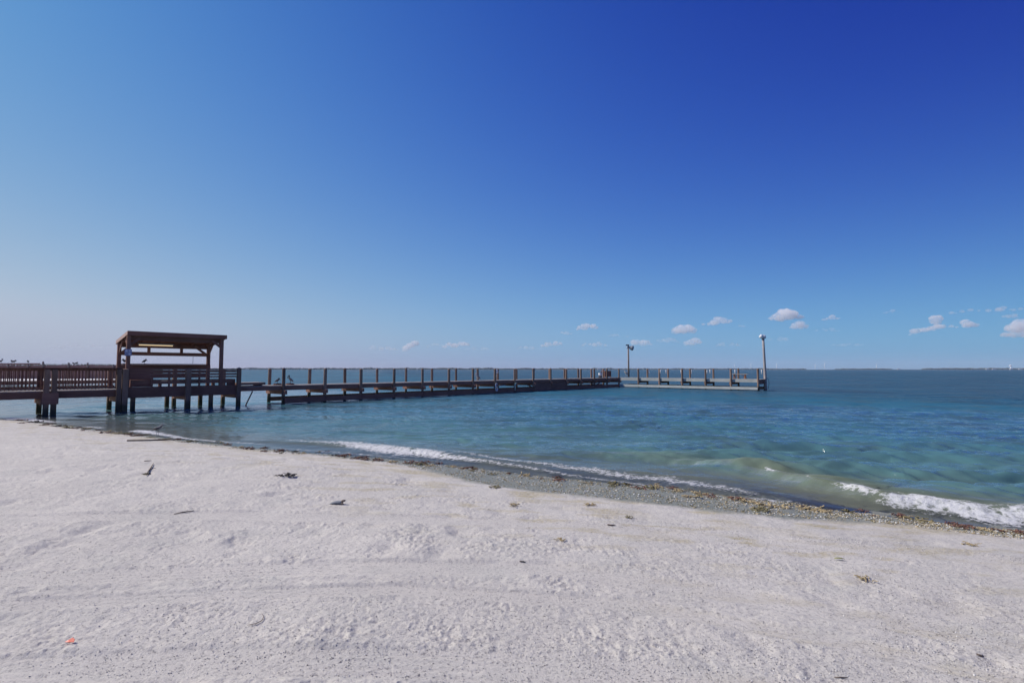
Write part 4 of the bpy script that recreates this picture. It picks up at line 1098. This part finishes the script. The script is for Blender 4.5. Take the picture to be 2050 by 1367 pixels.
# shell grit and dark crumbs: nobody could count them
def flakes(name, n, sampler, smin, smax, mats, seed, lift=.004):
    rnd = random.Random(seed); vs = []; fs = []; mi = []
    cand = sampler(rnd, n)
    xs = np.array([c[0] for c in cand]); ys = np.array([c[1] for c in cand])
    zs = np.maximum(surf_z(xs, ys), -.02)
    for x, y, z in zip(xs, ys, zs):
        s = rnd.uniform(smin, smax) * (1 + .035 * math.hypot(x, y)); a = rnd.uniform(0, 6.28); e = rnd.uniform(.4, .9); b = len(vs)
        t1, t2 = rnd.uniform(-.4, .4), rnd.uniform(-.4, .4)
        for k in range(5):
            th = a + k * 6.283 / 5; q = s * rnd.uniform(.75, 1.15)
            dx, dy = q * math.cos(th), q * math.sin(th) * e
            vs.append((x + dx, y + dy, z + lift + s * .25 + dx * t1 + dy * t2))
        vs.append((x, y, z + lift + s * .8))
        for k in range(5): fs.append((b + k, b + (k + 1) % 5, b + 5)); 
        fs.append((b + 4, b + 3, b + 2, b + 1, b)); mi += [rnd.randrange(len(mats))] * 6
    me = bpy.data.meshes.new(name); me.from_pydata(vs, [], fs); me.update()
    for mt in mats: me.materials.append(mt)
    me.polygons.foreach_set('material_index', np.array(mi, dtype=np.int32))
    o = bpy.data.objects.new(name, me); COL.objects.link(o); tag(o, kind='stuff'); return o
def wet_sampler(rnd, n):
    out = []
    while len(out) < n:
        px = rnd.uniform(820, 2050) if rnd.random() < .85 else rnd.uniform(0, 820)
        lo = np.interp(px, [p[0] for p in SHORE_PX], [p[1] for p in SHORE_PX]); hi = np.interp(px, [p[0] for p in DRY_PX], [p[1] for p in DRY_PX])
        py = lo - 6 + (hi - lo + 10) * rnd.random() ** 1.25
        if perlin(np.array([px / 40]), np.array([py / 12]), 5)[0] + rnd.uniform(-.5, .5) < -.15: continue
        out.append(at_z(px, py, .06))
    return out
def dry_sampler(rnd, n):
    out = []
    while len(out) < n:
        px = rnd.uniform(-60, 2110); top_ = np.interp(px, [p[0] for p in DRY_PX], [p[1] for p in DRY_PX])
        py = top_ + (1390 - top_) * rnd.random() ** 1.7
        q = at_z(px, py, .4)
        if perlin(np.array([q[0] / 1.3]), np.array([q[1] / 1.3]), 15)[0] + .6 * perlin(np.array([q[0] / .3]), np.array([q[1] / .3]), 16)[0] + rnd.uniform(-.5, .5) < -.05: continue
        out.append(q)
    return out
M['clod_pale2'] = plain('clod_dull', (.46, .43, .40), .95, .2, 40); M['shell_bit'] = plain('shell_bit', (.72, .69, .64), .7, .1, 40)
shell_m = plain('shell_white', (.66, .65, .60), .6, .15, 40); shell_t = plain('shell_tan', (.46, .38, .25), .7, .3, 40)
flakes('shell_grit', 8500, wet_sampler, .004, .014, [shell_m, shell_m, shell_t, shell_t, shell_t, M['weed_o'], M['weed_o'], M['weed_t']], 21)
flakes('sand_crumbs', 19000, dry_sampler, .002, .0058, [plain('clod_dark', (.24, .22, .20), .95, .2, 40), plain('clod', (.36, .335, .31), .95, .2, 40), plain('clod_pale', (.56, .52, .48), .95, .15, 40), M['clod_pale2'], M['clod_pale2'], M['clod_pale2'], M['clod_pale2'], M['shell_bit'], M['shell_bit']], 22, .001)

# ------------------------------------------------------------------ air
m = MB(); m.box(-9200, 9200, -9200, 9200, -3.2, 140)
T = NT('haze_air'); vol = T.n('VolumePrincipled'); vol.inputs['Color'].default_value = (.80, .88, 1.0, 1); vol.inputs['Density'].default_value = 5e-5
T.link(vol.outputs[0], T.out.inputs['Volume'])
tag(m.build('haze', T.m), kind='stuff')

# ------------------------------------------------------------------ light, sky, camera
world = bpy.data.worlds.new('World'); scene.world = world; world.use_nodes = True
wt_ = world.node_tree; wt_.nodes.clear()
wo = wt_.nodes.new('ShaderNodeOutputWorld'); bg = wt_.nodes.new('ShaderNodeBackground')
sky = wt_.nodes.new('ShaderNodeTexSky'); sky.sky_type = 'NISHITA'; sky.sun_disc = False
sky.sun_elevation = SUN_EL; sky.sun_rotation = SUN_AZ
sky.altitude = 0; sky.air_density = 1.0; sky.dust_density = 1.0; sky.ozone_density = 2.0
# colour response of the air: each channel a power of the physical sky, shaped by elevation z and by mu = cos(angle to the sun)
def wmath(op, a, b=None, c=None):
    nd = wt_.nodes.new('ShaderNodeMath'); nd.operation = op
    for i, v in enumerate((a, b, c)):
        if v is None: continue
        if isinstance(v, bpy.types.NodeSocket): wt_.links.new(v, nd.inputs[i])
        else: nd.inputs[i].default_value = v
    return nd.outputs[0]
tc = wt_.nodes.new('ShaderNodeTexCoord')
dp = wt_.nodes.new('ShaderNodeVectorMath'); dp.operation = 'DOT_PRODUCT'; dp.inputs[1].default_value = SUN
wt_.links.new(tc.outputs['Generated'], dp.inputs[0]); mu = dp.outputs['Value']
sx = wt_.nodes.new('ShaderNodeSeparateXYZ'); wt_.links.new(tc.outputs['Generated'], sx.inputs[0])
zz = wmath('MAXIMUM', sx.outputs['Z'], 0.0); zr = wmath('SQRT', zz); zm = wmath('MULTIPLY', zz, mu)
sp = wt_.nodes.new('ShaderNodeSeparateColor'); wt_.links.new(sky.outputs[0], sp.inputs[0])
cb = wt_.nodes.new('ShaderNodeCombineColor')
mu2 = wmath('MULTIPLY', mu, mu); z2 = wmath('MULTIPLY', zz, zz)
for i, (k0, kp, kz, kmu, ksq, kzm, kz2, km2, lim) in enumerate(((.038, .768, -2.166, .638, -3.151, 2.236, -.354, .02, .43), (.304, .732, -1.911, -.052, -1.542, 3.854, -1.531, -.428, .50),
                                                              (-.145, .271, -.545, -.079, 0.0, 1.616, -1.163, -.342, .65))):
    e = wmath('ADD', wmath('ADD', wmath('MULTIPLY_ADD', zz, kz, k0), wmath('MULTIPLY', mu, kmu)), wmath('ADD', wmath('MULTIPLY', zr, ksq), wmath('MULTIPLY', zm, kzm)))
    e = wmath('ADD', e, wmath('ADD', wmath('MULTIPLY', z2, kz2), wmath('MULTIPLY', mu2, km2)))
    v = wmath('MULTIPLY', wmath('POWER', wmath('MULTIPLY', sp.outputs[2], .08), kp), wmath('POWER', math.e, e))
    v = wmath('SMOOTH_MIN', v, wmath('MULTIPLY_ADD', z2, 8.0, lim), .10)
    wt_.links.new(wmath('MULTIPLY', v, 1 / .08), cb.inputs[i])
wt_.links.new(cb.outputs[0], bg.inputs[0]); wt_.links.new(bg.outputs[0], wo.inputs[0])
bg.inputs[1].default_value = .08

sl = bpy.data.lights.new('sun', 'SUN'); sl.energy = 4.6; sl.angle = R(.53); sl.color = (1.0, .935, .85)
so = bpy.data.objects.new('sun', sl); COL.objects.link(so); so.rotation_euler = (-SUN).to_track_quat('-Z', 'Y').to_euler()

cam = bpy.data.cameras.new('camera'); cam.sensor_width = 36; cam.lens = 18.0; cam.clip_end = 30000; cam.clip_start = .05
co = bpy.data.objects.new('camera', cam); COL.objects.link(co); co.location = (0, 0, EYE); co.rotation_euler = (R(90) + PITCH, 0, 0)
scene.camera = co
scene.view_settings.view_transform = 'Standard'; scene.view_settings.look = 'None'; scene.view_settings.exposure = 0; scene.view_settings.gamma = 1
scene.cycles.volume_bounces = 10; scene.cycles.max_bounces = 12; scene.cycles.transparent_max_bounces = 16
